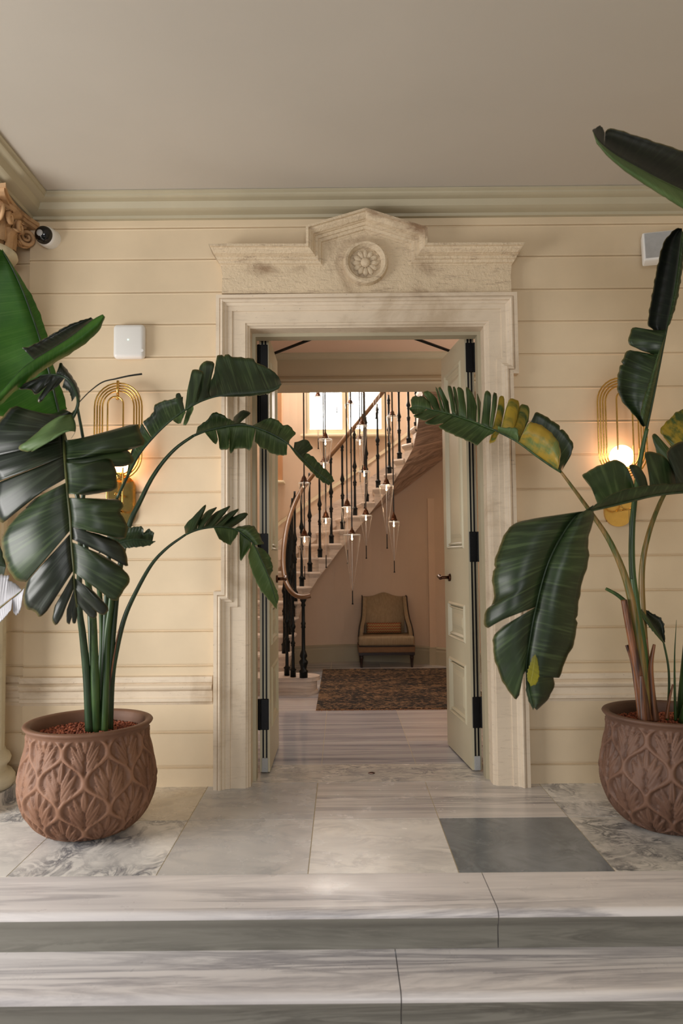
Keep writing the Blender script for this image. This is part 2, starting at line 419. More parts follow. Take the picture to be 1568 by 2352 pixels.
# body of the wall behind the render
wl.box(-2.75, DX0-.05, W+.065, IY, 0, CZ, 1); wl.box(DX1+.05, XR, W+.065, IY, 0, CZ, 1); wl.box(DX0-.05, DX1+.05, W+.065, IY, DZ+.095, CZ, 1)
struct(wl.build('wall_facade', [M['wall'], M['pink']], fix=False))
mb = MB(); mb.box(-3.2, 2.75, -3.6, W+.6, CZ, CZ+.12); struct(mb.build('ceiling', M['ceil']))
mb = MB(); mb.box(XR, XR+.15, -.8, W+.3, -.6, CZ); struct(mb.build('wall_right', M['wall_side']))
# beam over the left colonnade
mb = MB(); mb.box(-2.75, -1.98, -3.6, W, CZ-.13, CZ-.002); struct(mb.build('trim_4', M['trim']))

# crown moulding along the facade and the left beam
cr = [(0, 0), (.165, 0), (.165, .012), (.15, .02), (.148, .032), (.13, .045), (.105, .052), (.10, .062), (.085, .09), (.06, .105), (.028, .115), (.024, .135), (0, .138)]
mb = MB()
cl = -1.985
n = len(cr)
rows = []
for d, h in cr:
    rows.append([(cl+d, -3.5, CZ-h*.88-.002), (cl+d, W-d, CZ-h*.88-.002), (XR-.002, W-d, CZ-h*.88-.002)])
v = [q for r in rows for q in r]
mb.add(v, [(i*3+k, i*3+k+1, (i+1)*3+k+1, (i+1)*3+k) for i in range(n-1) for k in range(2)])
struct(mb.build('trim_5', M['trim'], angle=30, fix=False))
# dado moulding
dz1, dz0 = P(1250, 1548, W).z, P(1250, 1609, W).z
dp = [(0, dz1+.012), (-.024, dz1+.006), (-.028, dz1-.026), (-.018, dz1-.034), (-.04, dz1-.046), (-.046, dz1-.056), (-.04, dz1-.068), (-.02, dz1-.082), (-.016, dz1-.12), (-.026, dz1-.126), (-.026, dz1-.145), (-.010, dz1-.152), (0, dz0-.012)]
mb = MB()
for x0, x1 in ((XL-.012, DX0-.235), (DX1+.25, XR)):
    mb.ext([(W+.004, dz0-.012)]+[(W+d, z) for d, z in dp][::-1][1:]+[(W+.004, dz1+.012)], 'x', x0, x1)
mb.ext([(W+.05, dz0-.012)]+[(W+.05+d, z) for d, z in dp][::-1][1:]+[(W+.054, dz1+.012)], 'x', -2.7, XL-.012)
struct(mb.build('trim_6', M['stone'], angle=25))

# ------------------------------------------------------------------ stone door surround
ax0, ax1 = P(512, 1200, W).x, P(1176, 1000, W).x      # plain outer edges
za, zb, zt = P(505, 1357, W).z, P(1180, 864, W).z, P(840, 683, W).z
pl = .047; er = .034
path = [(ax0-pl, 0), (ax0-pl, za), (ax0, za), (ax0, zb), (ax0-er, zb), (ax0-er, zt), (ax1+er, zt), (ax1+er, zb), (ax1, zb), (ax1, za), (ax1+pl, za), (ax1+pl, 0)]
prof = [(0, 0), (0, .075), (.022, .078), (.026, .070), (.030, .082), (.040, .086), (.048, .080), (.052, .066), (.066, .060), (.070, .052), (.098, .050), (.1, .040)]
mb = MB(); sweep(mb, path, prof, W)
# flat fascia, inner bevel and reveal
ip = [(DX0, 0), (DX0, DZ), (DX1, DZ), (DX1, 0)]
iw = [(-.115-.04, .040), (-.026, .040), (-.024, .032), (-.014, .030), (-.006, .012), (0, .010), (0, -.12)]
sweep(mb, ip, iw, W, endcap=False)
o = struct(mb.build('trim_7', M['stone'], angle=25, fix=False))
# inner painted timber frame of the doorway
mb = MB()
fi = .022
for a, b in ((.06, .0), ):
    mb.box(DX0-.05, DX0+fi, W+.10, W+.19, 0, DZ+.095); mb.box(DX1-fi, DX1+.05, W+.10, W+.19, 0, DZ+.095); mb.box(DX0+fi, DX1-fi, W+.10, W+.19, DZ-fi, DZ+.095)
struct(mb.build('trim_8', M['trim']))

# pediment lintel
hood = empty('pedimented_lintel', (0.165, W, zt), 'weathered limestone lintel with small raised pediment above the doorway', 'door lintel')
q = lambda x, y: (P(x, y, W).x, P(x, y, W).z)
fr = [q(512, 681), q(514, 640), q(506, 600), q(512, 585), q(706, 588), q(708, 548), q(838, 510), q(970, 550), q(973, 588), q(1165, 586), q(1172, 600), q(1168, 640), q(1170, 681)]
mb = MB(); mb.ext(fr[::-1], 'y', W+.01, W-.055); mb.build('frieze_block', M['oldstone'], hood)
cp = [q(488, 583), q(705, 583), q(705, 542), q(838, 503), q(975, 546), q(975, 581), q(1192, 580)]
prof = [(0, 0), (0, .156), (.016, .158), (.018, .142), (.030, .138), (.046, .120), (.050, .104), (.054, .104), (.056, .092), (.074, .090), (.076, .080), (.092, .074), (.096, .060), (.104, .058), (.106, .05)]
mb = MB()
rows = []
for d, h in prof:
    r = offset_path(cp, d)
    # returns: the cornice ends slope inwards as the mouldings step back
    k = .6
    r[0] = (r[0][0]+d*k, r[0][1]); r[-1] = (r[-1][0]-d*k, r[-1][1]); rows.append([(x, W-h, z) for x, z in r])
n = len(cp); v = [p_ for r in rows for p_ in r]
f = [(i*n+k, i*n+k+1, (i+1)*n+k+1, (i+1)*n+k) for i in range(len(rows)-1) for k in range(n-1)]
f.append(tuple(i*n for i in range(len(rows)))); f.append(tuple(i*n+n-1 for i in range(len(rows)-1, -1, -1)))
mb.add(v, f)
# close the end returns to the wall
for e in (0, n-1):
    vv = [rows[i][e] for i in range(1, len(rows))]; ww = [(p_[0], W, p_[2]) for p_ in vv]; m_ = len(vv)
    mb.add(vv+ww, [(i, i+1, m_+i+1, m_+i) for i in range(m_-1)])
mb.build('cornice', M['oldstone'], hood, angle=8, fix=True)
rc = P(838, 614, W); ry = W-.052
ros = MB()
def ylathe(mb, prof, cx, cz, y0, seg=40, mi=0):
    n = len(prof); v = [(cx+r*math.cos(2*PI*k/seg), y0-h, cz+r*math.sin(2*PI*k/seg)) for r, h in prof for k in range(seg)]
    f = [(i*seg+k, i*seg+(k+1) % seg, (i+1)*seg+(k+1) % seg, (i+1)*seg+k) for i in range(n-1) for k in range(seg)]
    mb.add(v, f, mi)
ylathe(ros, [(.143, 0), (.143, .03), (.138, .048), (.125, .056), (.112, .052), (.108, .036), (.10, .028), (.098, .012), (.001, .012)], rc.x, rc.z, ry)
ros.build('roundel', M['oldstone'], hood, angle=40)
ros = MB()
ylathe(ros, [(.030, .01), (.030, .03), (.024, .042), (.012, .047), (.001, .048)], rc.x, rc.z, ry)
for k in range(12):
    a = 2*PI*k/12
    w = .022
    pts = []
    for i in range(9):
        u = i/8; r_ = .03+.058*u; ww = w*math.sin(PI*min(1, .12+u*.9))**.6*(.65+.35*u)
        for j in range(5):
            s = (j-2)/2; h = .016+.020*math.sqrt(max(0, 1-s*s))*(.6+.4*math.sin(PI*u))-.007*(j == 2)
            x = r_*math.cos(a)-s*ww*math.sin(a); z = r_*math.sin(a)+s*ww*math.cos(a)
            pts.append((rc.x+x, ry-h, rc.z+z))
    ros.add(pts, [(i*5+j, i*5+j+1, (i+1)*5+j+1, (i+1)*5+j) for i in range(8) for j in range(4)])
ros.build('rosette_flower', M['oldstone'], hood, smooth=True)

# ------------------------------------------------------------------ column at the left
col = empty('corinthian_column', (-2.2, 4.42, 0), 'stone column with carved leafy capital at the left edge beside the facade', 'column')
cx, cy = -2.2, 4.42
mb = MB(); mb.box(cx-.25, cx+.25, cy-.25, cy+.24, 0, .075); mb.build('plinth', M['mar_vein'], col)
mb = MB(); pr = [(.245, .075), (.262, .10), (.262, .13), (.245, .155), (.22, .16), (.212, .18), (.216, .20), (.232, .215), (.238, .235), (.228, .258), (.212, .265), (.205, .29)]
mb.lathe(pr, cx, cy, 0, 48); mb.build('column_base', M['plinthstone'], col, smooth=True)
mb = MB(); zt_ = 3.24; n = 96; v = []; zs = [.285+(zt_-.285)*i/20 for i in range(21)]
for i, z in enumerate(zs):
    R_ = .200-.022*(i/20)**1.5; fd = .010 if 0 < i < 18 else 0
    for k in range(n):
        a = 2*PI*k/n; r_ = R_-fd*abs(math.sin(a*12))**1.0
        v.append((cx+r_*math.cos(a), cy+r_*math.sin(a), z))
mb.add(v, [(i*n+k, i*n+(k+1) % n, (i+1)*n+(k+1) % n, (i+1)*n+k) for i in range(20) for k in range(n)])
mb.build('shaft', M['plinthstone'], col, smooth=True)
mb = MB(); mb.lathe([(.178, 0), (.215, .01), (.226, .025), (.222, .045), (.205, .052), (.178, .055)], cx, cy, 3.235, 48)
mb.lathe([(.178, 0), (.19, .006), (.19, .02), (.178, .026)], cx, cy, 3.0, 48)
mb.build('astragal', M['plinthstone'], col, smooth=True)
zc = 3.285
mb = MB(); mb.lathe([(.165, 0), (.17, .12), (.20, .2), (.245, .235), (.25, .25)], cx, cy, zc, 40)
# acanthus leaves in two tiers
for tier, (m_, z_, hh, rr, ww) in enumerate([(8, 0, .13, .185, .062), (8, .03, .19, .19, .055)]):
    for k in range(m_):
        a = 2*PI*(k+.5*tier)/m_; pts = []
        for i in range(9):
            u = i/8; zz = z_+hh*min(1, u*1.25)-(max(0, u-.8)*.12); ro = rr+.012*u+.07*max(0, u-.55)**1.2*2
            w_ = ww*(.75+.25*math.cos(u*9))*math.sin(PI*(.2+.75*(1-u)))**.5
            for j in range(7):
                s = (j-3)/3; o_ = .018*(1-s*s)+.006*math.cos(s*9)
                aa = a+s*w_/ro
                pts.append((cx+(ro+o_)*math.cos(aa), cy+(ro+o_)*math.sin(aa), zc+zz))
        mb.add(pts, [(i*7+j, i*7+j+1, (i+1)*7+j+1, (i+1)*7+j) for i in range(8) for j in range(6)])
def volute(mb, cxx, cyy, cz, ang, r0=.062, w=.05, turns=1.9, sgn=1):
    pts = []; rad = []
    for i in range(34):
        u = i/33; th = PI*.55-sgn*0+u*turns*2*PI; r_ = r0*(1-u*.82)
        dx = math.cos(th)*r_*sgn; dz = math.sin(th)*r_
        pts.append((cxx+dx*math.cos(ang), cyy+dx*math.sin(ang), cz+dz)); rad.append(.014*(1-u*.5))
    mb.tube(pts, rad, 8)
    d = Vector((-math.sin(ang), math.cos(ang), 0))
for k in range(4):
    a = PI/4+k*PI/2
    for s in (-1, 1):
        ox = -math.sin(a)*s*.022; oy = math.cos(a)*s*.022
        volute(mb, cx+.285*math.cos(a)+ox, cy+.285*math.sin(a)+oy, zc+.165, a)
    mb.tube([(cx+.2*math.cos(a), cy+.2*math.sin(a), zc+.05), (cx+.22*math.cos(a), cy+.22*math.sin(a), zc+.15), (cx+.27*math.cos(a), cy+.27*math.sin(a), zc+.225)], [.02, .022, .02], 8)
    a2 = k*PI/2
    for s in (-1, 1):
        aa = a2+s*.3; volute(mb, cx+.235*math.cos(aa), cy+.235*math.sin(aa), zc+.17, a2+PI/2, .036)
    # small neck ornament
    mb.tube([(cx+.178*math.cos(a2+.5), cy+.178*math.sin(a2+.5), 3.08), (cx+.186*math.cos(a2+.5), cy+.186*math.sin(a2+.5), 3.13), (cx+.178*math.cos(a2+.5), cy+.178*math.sin(a2+.5), 3.18)], [.01, .034, .01], 10)
mb.build('capital', M['terrastone'], col, smooth=True)
mb = MB()
def abac(s, z0, z1):
    pts = []
    for k in range(4):
        a = k*PI/2
        for t_ in np.linspace(-1, 1, 9)[:-1]:
            r_ = s*(.78+.22*t_*t_); x = r_; y = s*t_
            if abs(t_) > .99: x *= .97; y *= .94
            pts.append((cx+x*math.cos(a)-y*math.sin(a), cy+x*math.sin(a)+y*math.cos(a)))
    mb.ext(pts, 'z', z0, z1)
abac(.285, zc+.235, zc+.255); abac(.30, zc+.255, CZ-.135)
mb.build('abacus', M['terrastone'], col)

# ------------------------------------------------------------------ hall behind the door
BY = 7.0
mb = MB()
hz = P(840, 812, BY).z; bz1 = P(840, 866, BY).z; bz0 = P(840, 885, BY).z
mb.box(-2.45, 2.65, IY, BY, hz, hz+.1); o = mb.build('ceiling_hall', M['hallceil']); struct(o)
mb = MB(); mb.box(-2.45, -2.35, IY, BY+.3, -.02, hz); struct(mb.build('wall_hall_left', M['pink']))
mb = MB(); mb.box(2.55, 2.65, IY, BY+.3, -.02, hz); struct(mb.build('wall_hall_right', M['pink']))
mb = MB(); mb.box(-2.4, 2.6, BY, BY+.3, bz0+.0, hz+2.2)
mb.ext([(BY, bz0-.002), (BY-.045, bz0), (BY-.05, bz0+.02), (BY-.03, bz0+.035), (BY-.036, bz0+.055), (BY-.02, bz1+.0), (BY, bz1+.01)], 'x', -2.4, 2.6)
mb.ext([(BY, hz-.055), (BY-.02, hz-.05), (BY-.03, hz-.03), (BY-.05, hz-.015), (BY-.055, hz), (BY, hz)], 'x', -2.4, 2.6)
struct(mb.build('trim_9', M['trim']))
mb = MB(); mb.box(-2.4, -1.47, BY, BY+.3, 0, bz0+.01); mb.box(1.77, 2.6, BY, BY+.3, 0, bz0+.01); struct(mb.build('wall_hall_pier', M['pink']))
# curved stairwell wall
SC = Vector((.15, 8.5)); SR = 1.62; TOPZ = 5.3
arc = [(SC.x-SR, BY+.3)]
for k in range(41):
    a = PI-PI*k/40; arc.append((SC.x+SR*math.cos(a), SC.y+SR*math.sin(a)))
arc.append((SC.x+SR, BY+.3))
winx0, winx1 = P(700, 940, 10.1).x, P(886, 940, 10.1).x; winz0, winz1 = P(790, 1000, 10.1).z, 4.75
def curved(mb, pts, z0, z1, skip=None, off=0):
    for a, b in zip(pts[:-1], pts[1:]):
        m_ = ((a[0]+b[0])/2, (a[1]+b[1])/2)
        zs_ = [(z0, z1)]
        if skip and winx0 < m_[0] < winx1 and m_[1] > 9: zs_ = [(z0, winz0), (winz1, z1)]
        for c, d in zs_:
            mb.add([(a[0], a[1], c), (b[0], b[1], c), (b[0], b[1], d), (a[0], a[1], d)], [(0, 1, 2, 3)])
mb = MB(); curved(mb, arc, 0, TOPZ, True); struct(mb.build('wall_stairwell', M['pink'], fix=False))
mb = MB(); mb.box(-1.6, 2.0, BY+.3, 10.8, TOPZ, TOPZ+.1); struct(mb.build('ceiling_stairwell', M['hallceil']))
# skirting of the stairwell
def arc_off(d): return [(SC.x-SR+d, BY+.3)]+[(SC.x+(SR-d)*math.cos(PI-PI*k/40), SC.y+(SR-d)*math.sin(PI-PI*k/40)) for k in range(41)]+[(SC.x+SR-d, BY+.3)]
def skirting(pts_f, prof, z0=0):
    mb = MB(); rows = []
    for d, z in prof: rows.append([(x, y, z0+z) for x, y in pts_f(d)])
    n = len(rows[0]); mb.add([q_ for r in rows for q_ in r], [(i*n+k, i*n+k+1, (i+1)*n+k+1, (i+1)*n+k) for i in range(len(rows)-1) for k in range(n-1)])
    return mb
struct(skirting(arc_off, [(.03, 0), (.03, .17), (.022, .19), (.026, .21), (.01, .225), (0, .23)]).build('baseboard_stairwell', M['trim'], fix=False))
# flat pier to the right of the chair, with its skirting
mb = MB(); mb.box(1.13, 1.75, 9.72, 10.2, 0, 2.16); struct(mb.build('wall_pier', M['pink']))
mb = MB(); mb.box(1.118, 1.75, 9.69, 9.72, 0, .2); mb.box(1.124, 1.75, 9.70, 9.72, .2, .225); struct(mb.build('baseboard_pier', M['trim']))
# window of the stairwell
wy = 10.03
mb = MB(); fw_ = .07
mb.box(winx0, winx0+fw_, wy, wy+.07, winz0, winz1); mb.box(winx1-fw_, winx1, wy, wy+.07, winz0, winz1)
xm = (winx0+winx1)/2; mb.box(xm-.05, xm+.05, wy, wy+.07, winz0, winz1)
for xa, xb in ((winx0+fw_, xm-.05), (xm+.05, winx1-fw_)):
    mb.box(xa, xb, wy, wy+.07, winz0, winz0+.075); mb.box(xa, xb, wy, wy+.07, winz1-.06, winz1); mb.box(xa, xb, wy+.01, wy+.06, 4.15, 4.2)
w1 = struct(mb.build('window_1', M['winframe']))
mb = MB(); mb.box(winx0+.02, winx1-.02, wy+.05, wy+.06, winz0+.02, winz1-.02); mb.build('window_pane', M['winpane'], w1)
mb = MB(); mb.rbox(winx0-.06, winx1+.06, wy-.07, wy+.06, winz0-.035, winz0, .008, 2); mb.build('window_sill', M['winframe'], w1)
mb = MB(); mb.box(winx0-.03, winx0, wy+.0, wy+.2, winz0-.02, winz1+.02); mb.box(winx1, winx1+.03, wy+.0, wy+.2, winz0-.02, winz1+.02); mb.box(winx0-.25, winx0-.03, wy+.04, wy+.2, winz0-.2, winz1+.2); mb.box(winx1+.03, winx1+.25, wy+.04, wy+.2, winz0-.2, winz1+.2); mb.box(winx0-.03, winx1+.03, wy+.08, wy+.2, winz0-.2, winz0-.036); mb.build('window_reveal', M['pink'], w1)
# brown niche window at the left of the stairwell
a_ = P(600, 1108, 9.86); b_ = P(649, 885, 9.86)
mb = MB(); mb.box(a_.x, b_.x, 9.66, 9.85, a_.z, 4.3); w2 = struct(mb.build('window_2', M['niche']))
mb = MB(); mb.rbox(a_.x, b_.x+.03, 9.61, 9.85, a_.z-.03, a_.z, .006, 2); mb.build('window_sill', M['winframe'], w2)
mb = MB(); mb.box(a_.x, a_.x+.04, 9.65, 9.67, a_.z, 4.3); mb.build('window_frame', M['niche'], w2)

# ------------------------------------------------------------------ spiral staircase
RI = .175
ends = [(719, 1554, 7.72), (665, 1502, 8.17), (677, 1458, 8.48), (682, 1418, 8.75), (687, 1382, 8.93), (700, 1347, 9.08), (716, 1315, 9.19), (736, 1281, 9.25), (761, 1250, 9.29), (784, 1216, 9.31), (811, 1184, 9.33), (836, 1151, 9.35), (860, 1121, 9.36), (885, 1086, 9.34), (906, 1057, 9.28), (925, 1021, 9.2), (943, 983, 9.06), (950, 950, 8.87), (955, 902, 8.62)]
I = [Vector(P(*e).xy) for e in ends]
I += [Vector((.90, 8.34)), Vector((.89, 8.06)), Vector((.88, 7.78))]
dirs = [180, 180, 180, 174, 165, 155, 145, 135, 125, 115, 106, 97, 88, 78, 66, 53, 39, 24, 8, 0, 0, 0]
O = []
for k, (p, a) in enumerate(zip(I, dirs)):
    d = Vector((math.cos(math.radians(a)), math.sin(math.radians(a))))
    if k < 4 or k > 18: O.append(Vector((SC.x-SR+.01 if k < 4 else SC.x+SR-.01, p.y+(0 if k != 3 else .12)))); continue
    rr_ = SR-.01; w_ = p-SC; b2 = w_.dot(d); cc = w_.dot(w_)-rr_*rr_
    O.append(p+d*(-b2+math.sqrt(b2*b2-cc)))
stair = empty('spiral_staircase', (-.5, 8.2, 0), 'curved marble staircase with iron balusters and brown handrail climbing behind the doorway', 'staircase')
N = len(I)
for k in range(N-1):
    z1 = RI*(k+1); z0a = max(0, z1-RI-.07); z0b = max(0, z1-.07)
    a, b, c, d = I[k], I[k+1], O[k+1], O[k]
    fwd = ((b+c)/2-(a+d)/2).normalized()
    inn = (a-d).normalized()
    mb = MB(); tt = .042; ov = .028
    if k == 0:
        # curtail step with rounded end, standing on the floor
        pts = [(-1.46, 7.70), (-.40, 7.70)]+[(-.40+.13*math.sin(u), 7.83-.13*math.cos(u)) for u in np.linspace(.2, PI, 10)]+[(-.5, 8.0), (-.56, 8.24), (-1.46, 8.24)]
        mb.ext(pts, 'z', 0, z1-tt)
        mb2 = [(x, y-.0) for x, y in pts]
        cen = Vector((-.9, 8.0)); pts2 = []
        pts2 = [(-1.46, 7.67), (-.40, 7.67)]+[(-.40+.16*math.sin(u), 7.83-.16*math.cos(u)) for u in np.linspace(.2, PI, 10)]+[(-.5, 8.02), (-.54, 8.24), (-1.46, 8.24)]
        mb.ext(pts2, 'z', z1-tt, z1)
        mb.ext([(p_[0], p_[1]) for p_ in [(-1.46, 7.685), (-.40, 7.685)]+[(-.40+.145*math.sin(u), 7.83-.145*math.cos(u)) for u in np.linspace(.2, PI, 10)]+[(-.5, 8.02), (-.55, 8.24), (-1.46, 8.24)]], 'z', .0, .03)
    else:
        ai = a-inn*.035; bi = b-(b-c).normalized()*.035
        v = [(ai.x, ai.y, z0a), (bi.x, bi.y, z0b), (c.x, c.y, z0b), (d.x, d.y, z0a)]
        v += [(p_.x, p_.y, z1-tt) for p_ in (ai, bi, c, d)]
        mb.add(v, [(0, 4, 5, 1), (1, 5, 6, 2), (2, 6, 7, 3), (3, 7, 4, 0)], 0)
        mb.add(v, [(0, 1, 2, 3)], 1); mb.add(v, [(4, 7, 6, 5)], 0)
        # tread slab with nosing over front and inner end
        a2, b2_, c2, d2 = a-fwd*ov, b+fwd*.0, c, d-fwd*ov
        mid = 4
        v = []
        for z in (z1-tt, z1-tt*.5, z1):
            g_ = 0 if z == z1-tt*.5 else .010
            v += [(p_.x, p_.y, z) for p_ in (a2-inn*g_+fwd*g_, b2_-inn*g_, c2, d2+fwd*g_)]
        for L in (0, 4):
            mb.add(v, [(L+i, L+(i+1) % 4, L+4+(i+1) % 4, L+4+i) for i in range(4)])
        mb.add(v, [(8, 9, 10, 11), (3, 2, 1, 0)])
        # cove under the nosing
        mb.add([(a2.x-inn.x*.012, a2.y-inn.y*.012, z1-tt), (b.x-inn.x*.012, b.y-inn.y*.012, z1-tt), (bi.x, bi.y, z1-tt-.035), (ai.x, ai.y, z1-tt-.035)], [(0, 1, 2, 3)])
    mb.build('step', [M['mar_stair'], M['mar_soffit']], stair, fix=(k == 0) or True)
# marble skirting and frieze band following the stair on the outer wall
def helixband(h0, h1, dd, mat, name):
    mb = MB(); v = []
    for k in range(N):
        p = O[k]; z = RI*(k+1)
        dr = (p-SC); dr = dr.normalized() if k > 3 and k < 19 else Vector((-1 if k <= 3 else 1, 0))
        q_ = p-dr*dd
        v += [(q_.x, q_.y, z+h0), (q_.x, q_.y, z+h1), (p.x, p.y, z+h1), (p.x, p.y, z+h0)]
    mb.add(v, [(i*4+j, i*4+(j+1) % 4, (i+1)*4+(j+1) % 4, (i+1)*4+j) for i in range(N-1) for j in range(4)])
    return mb.build(name, mat, stair)
helixband(-.1, .24, .02, M['mar_stair'], 'stringer_skirting')
helixband(.44, .49, .006, M['winframe'], 'frieze_band')
# handrail
rail_px = [(713, 1368, 7.60), (697, 1371, 7.60), (680, 1368, 7.62), (665, 1354, 7.68), (654, 1328, 7.82), (650, 1290, 8.02), (653, 1245, 8.25), (660, 1205, 8.5), (672, 1168, 8.72), (690, 1130, 8.9), (715, 1095, 9.03), (742, 1064, 9.12), (775, 1027, 9.18), (810, 985, 9.22), (845, 943, 9.24), (880, 898, 9.22), (905, 860, 9.14), (930, 815, 8.95), (940, 770, 8.7), (945, 715, 8.4), (948, 650, 8.1)]
rail = [Vector(p) for p in bez([P(*p) for p in rail_px], 90)]
mb = MB(); mb.tube(rail, .029, 12, flat=.85); mb.build('handrail', M['wood'], stair, smooth=True)
# balusters: one turned cast-iron profile, unit height
bp = [(.022, 0), (.022, .07), (.026, .075), (.026, .085), (.016, .095), (.013, .11), (.011, .3), (.011, .34), (.017, .35), (.014, .365), (.02, .38), (.014, .395), (.010, .41), (.010, .5), (.016, .51), (.012, .53), (.019, .55), (.022, .565), (.016, .59), (.012, .61), (.010, .64), (.010, .88), (.016, .89), (.012, .91), (.018, .93), (.012, .95), (.009, .97), (.009, 1)]
def rail_z(x, y):
    best = min(rail, key=lambda p: (p.x-x)**2+(p.y-y)**2); return best.z-.025, best
b0 = MB().lathe(bp, 0, 0, 0, 12).build('baluster', M['iron'], stair, smooth=True)
def put_baluster(x, y, z, first=[True], zt_=None):
    o = b0 if first[0] else b0.copy()
    if not first[0]: C.objects.link(o)
    first[0] = False
    o.parent = stair; o.matrix_parent_inverse = Matrix.Identity(4)
    o.location = Vector((x, y, z))-stair.location
    o.scale = (1.35, 1.35, (zt_ or rail_z(x, y)[0])-z)
    return o
for p in [(673, 1557, 7.74), (659, 1552, 7.84)]:
    w_ = P(*p); put_baluster(w_.x, w_.y, RI)
for k in range(1, N-1):
    m_ = I[k]*.7+I[k+1]*.3; o_ = O[k]*.7+O[k+1]*.3; d_ = (o_-m_).normalized(); p = m_+d_*.075
    put_baluster(p.x, p.y, RI*(k+1))
    if k in (1, 2, 3):
        m_ = I[k]*.2+I[k+1]*.8; p = m_+d_*.075; put_baluster(p.x, p.y, RI*(k+1))
# newel
w_ = P(697, 1556, 7.69)
mb = MB(); mb.lathe([(.042, 0), (.042, .05), (.046, .055), (.046, .07), (.03, .085), (.036, .12), (.046, .15), (.046, .165), (.026, .19), (.04, .22), (.032, .25), (.02, .28), (.018, .5), (.026, .51), (.02, .53), (.026, .55), (.018, .57), (.017, .72), (.026, .735), (.018, .76), (.034, .79), (.034, .82), (.02, .826)], w_.x, w_.y, RI, 20)
mb.build('newel_post', M['iron'], stair, smooth=True)

# ------------------------------------------------------------------ doors
def door_leaf(name, ox, oy, ang, side):
    "leaf built in a local frame: x along the leaf from hinge to free edge, y = thickness; side = direction of the passage face"
    t_ = .064; Wd = .68; Hd = 2.885
    e = empty(name, (ox, oy, .012)); struct(e); e.rotation_euler = (0, 0, ang)
    def prt(mb, nm, mat, **k):
        o = obj(nm, mb.v, mb.f, None, None, False, mat if isinstance(mat, list) else [mat], mb.m); o.parent = e
        bm = bmesh.new(); bm.from_mesh(o.data); bmesh.ops.recalc_face_normals(bm, faces=bm.faces); bm.to_mesh(o.data); bm.free()
        return o
    mb = MB(); mb.box(0, Wd, -t_/2+.012, t_/2-.012, 0, Hd)
    # stiles and rails, both faces
    rails_ = [(0, .22), (.86, .98), (1.32, 1.44), (Hd-.13, Hd)]
    rails_ = [(0, .26), (.66, .80), (1.06, 1.44), (Hd-.15, Hd)]
    for s in (-1, 1):
        y0, y1 = (s*(t_/2-.012), s*t_/2) if s > 0 else (-t_/2, -t_/2+.012)
        mb.box(0, .11, y0, y1, 0, Hd); mb.box(Wd-.11, Wd, y0, y1, 0, Hd)
        for a, b in rails_: mb.box(.11, Wd-.11, y0, y1, a, b)
        for (a, b) in zip([r[1] for r in rails_[:-1]], [r[0] for r in rails_[1:]]):
            # raised moulding frame round each panel and fielded centre
            for inset, w_, h_ in ((0, .03, .010), (.03, .018, .004)):
                x0, x1, za_, zb_ = .11+inset, Wd-.11-inset, a+inset, b-inset
                o_ = t_/2+h_; i_ = t_/2-.012
                outer = [(x0, za_), (x1, za_), (x1, zb_), (x0, zb_)]; inner = [(x0+w_, za_+w_), (x1-w_, za_+w_), (x1-w_, zb_-w_), (x0+w_, zb_-w_)]
                mid = [((p[0]*.6+r[0]*.4), (p[1]*.6+r[1]*.4)) for p, r in zip(outer, inner)]
                v = [(x, s*(t_/2), z) for x, z in outer]+[(x, s*o_, z) for x, z in mid]+[(x, s*i_, z) for x, z in inner]
                mb.add(v, [(L+i, L+(i+1) % 4, L+4+(i+1) % 4, L+4+i) for L in (0, 4) for i in range(4)])
            x0, x1, za_, zb_ = .11+.075, Wd-.11-.075, a+.075, b-.075
            if zb_-za_ > .1:
                v = [(x0, s*(t_/2-.012), za_), (x1, s*(t_/2-.012), za_), (x1, s*(t_/2-.012), zb_), (x0, s*(t_/2-.012), zb_)]
                w_ = .03; v += [(x0+w_, s*(t_/2-.002), za_+w_), (x1-w_, s*(t_/2-.002), za_+w_), (x1-w_, s*(t_/2-.002), zb_-w_), (x0+w_, s*(t_/2-.002), zb_-w_)]
                mb.add(v, [(i, (i+1) % 4, 4+(i+1) % 4, 4+i) for i in range(4)]+[(4, 5, 6, 7)])
    prt(mb, 'door_panel', M['door'])
    mb = MB()
    for yy in (-.016, .006): mb.box(-.006, .0, yy, yy+.010, .0, Hd)
    prt(mb, 'weather_strip', M['black'])
    for z in (.27, 1.35, 2.45, 2.62) if side > 0 else (.27, 1.35, 2.28, 2.62):
        if side > 0 and z == 2.45: continue
        mb = MB(); h = .20
        mb.rbox(-.012, -.004, -.026, .026, z, z+h, .003, 1); mb.tube([(-.012, -side*.034, z), (-.012, -side*.034, z+h)], .008, 8)
        mb.rbox(-.010, -.004, min(-side*.034, -side*.075), max(-side*.034, -side*.075), z, z+h, .002, 1)
        for q_ in (.04, .16): mb.tube([(-.012, 0, z+q_), (-.0145, 0, z+q_)], .006, 8)
        prt(mb, 'hinge', M['black'])
    # lever handle
    mb = MB(); hx_ = Wd-.17; s = side
    mb.tube([(hx_, s*t_/2, 1.235), (hx_, s*(t_/2+.012), 1.235)], .028, 16)
    mb.tube([(hx_, s*(t_/2+.01), 1.235), (hx_, s*(t_/2+.05), 1.235), (hx_+.01, s*(t_/2+.058), 1.235), (hx_+.05, s*(t_/2+.06), 1.230), (hx_+.10, s*(t_/2+.058), 1.237), (hx_+.125, s*(t_/2+.055), 1.242)], [.012, .011, .012, .014, .012, .016], 10)
    o = prt(mb, 'door_handle', M['bronze'])
    for p in o.data.polygons: p.use_smooth = True
    mb = MB(); mb.rbox(-.012, -.003, -.02, .02, .0, .09, .002, 1); mb.tube([(-.013, 0, .02), (-.016, 0, .02)], .007, 8); prt(mb, 'door_bolt', M['grille'])
    return e
door_leaf('door_1', -.512, 4.925, math.radians(90.0), -1)
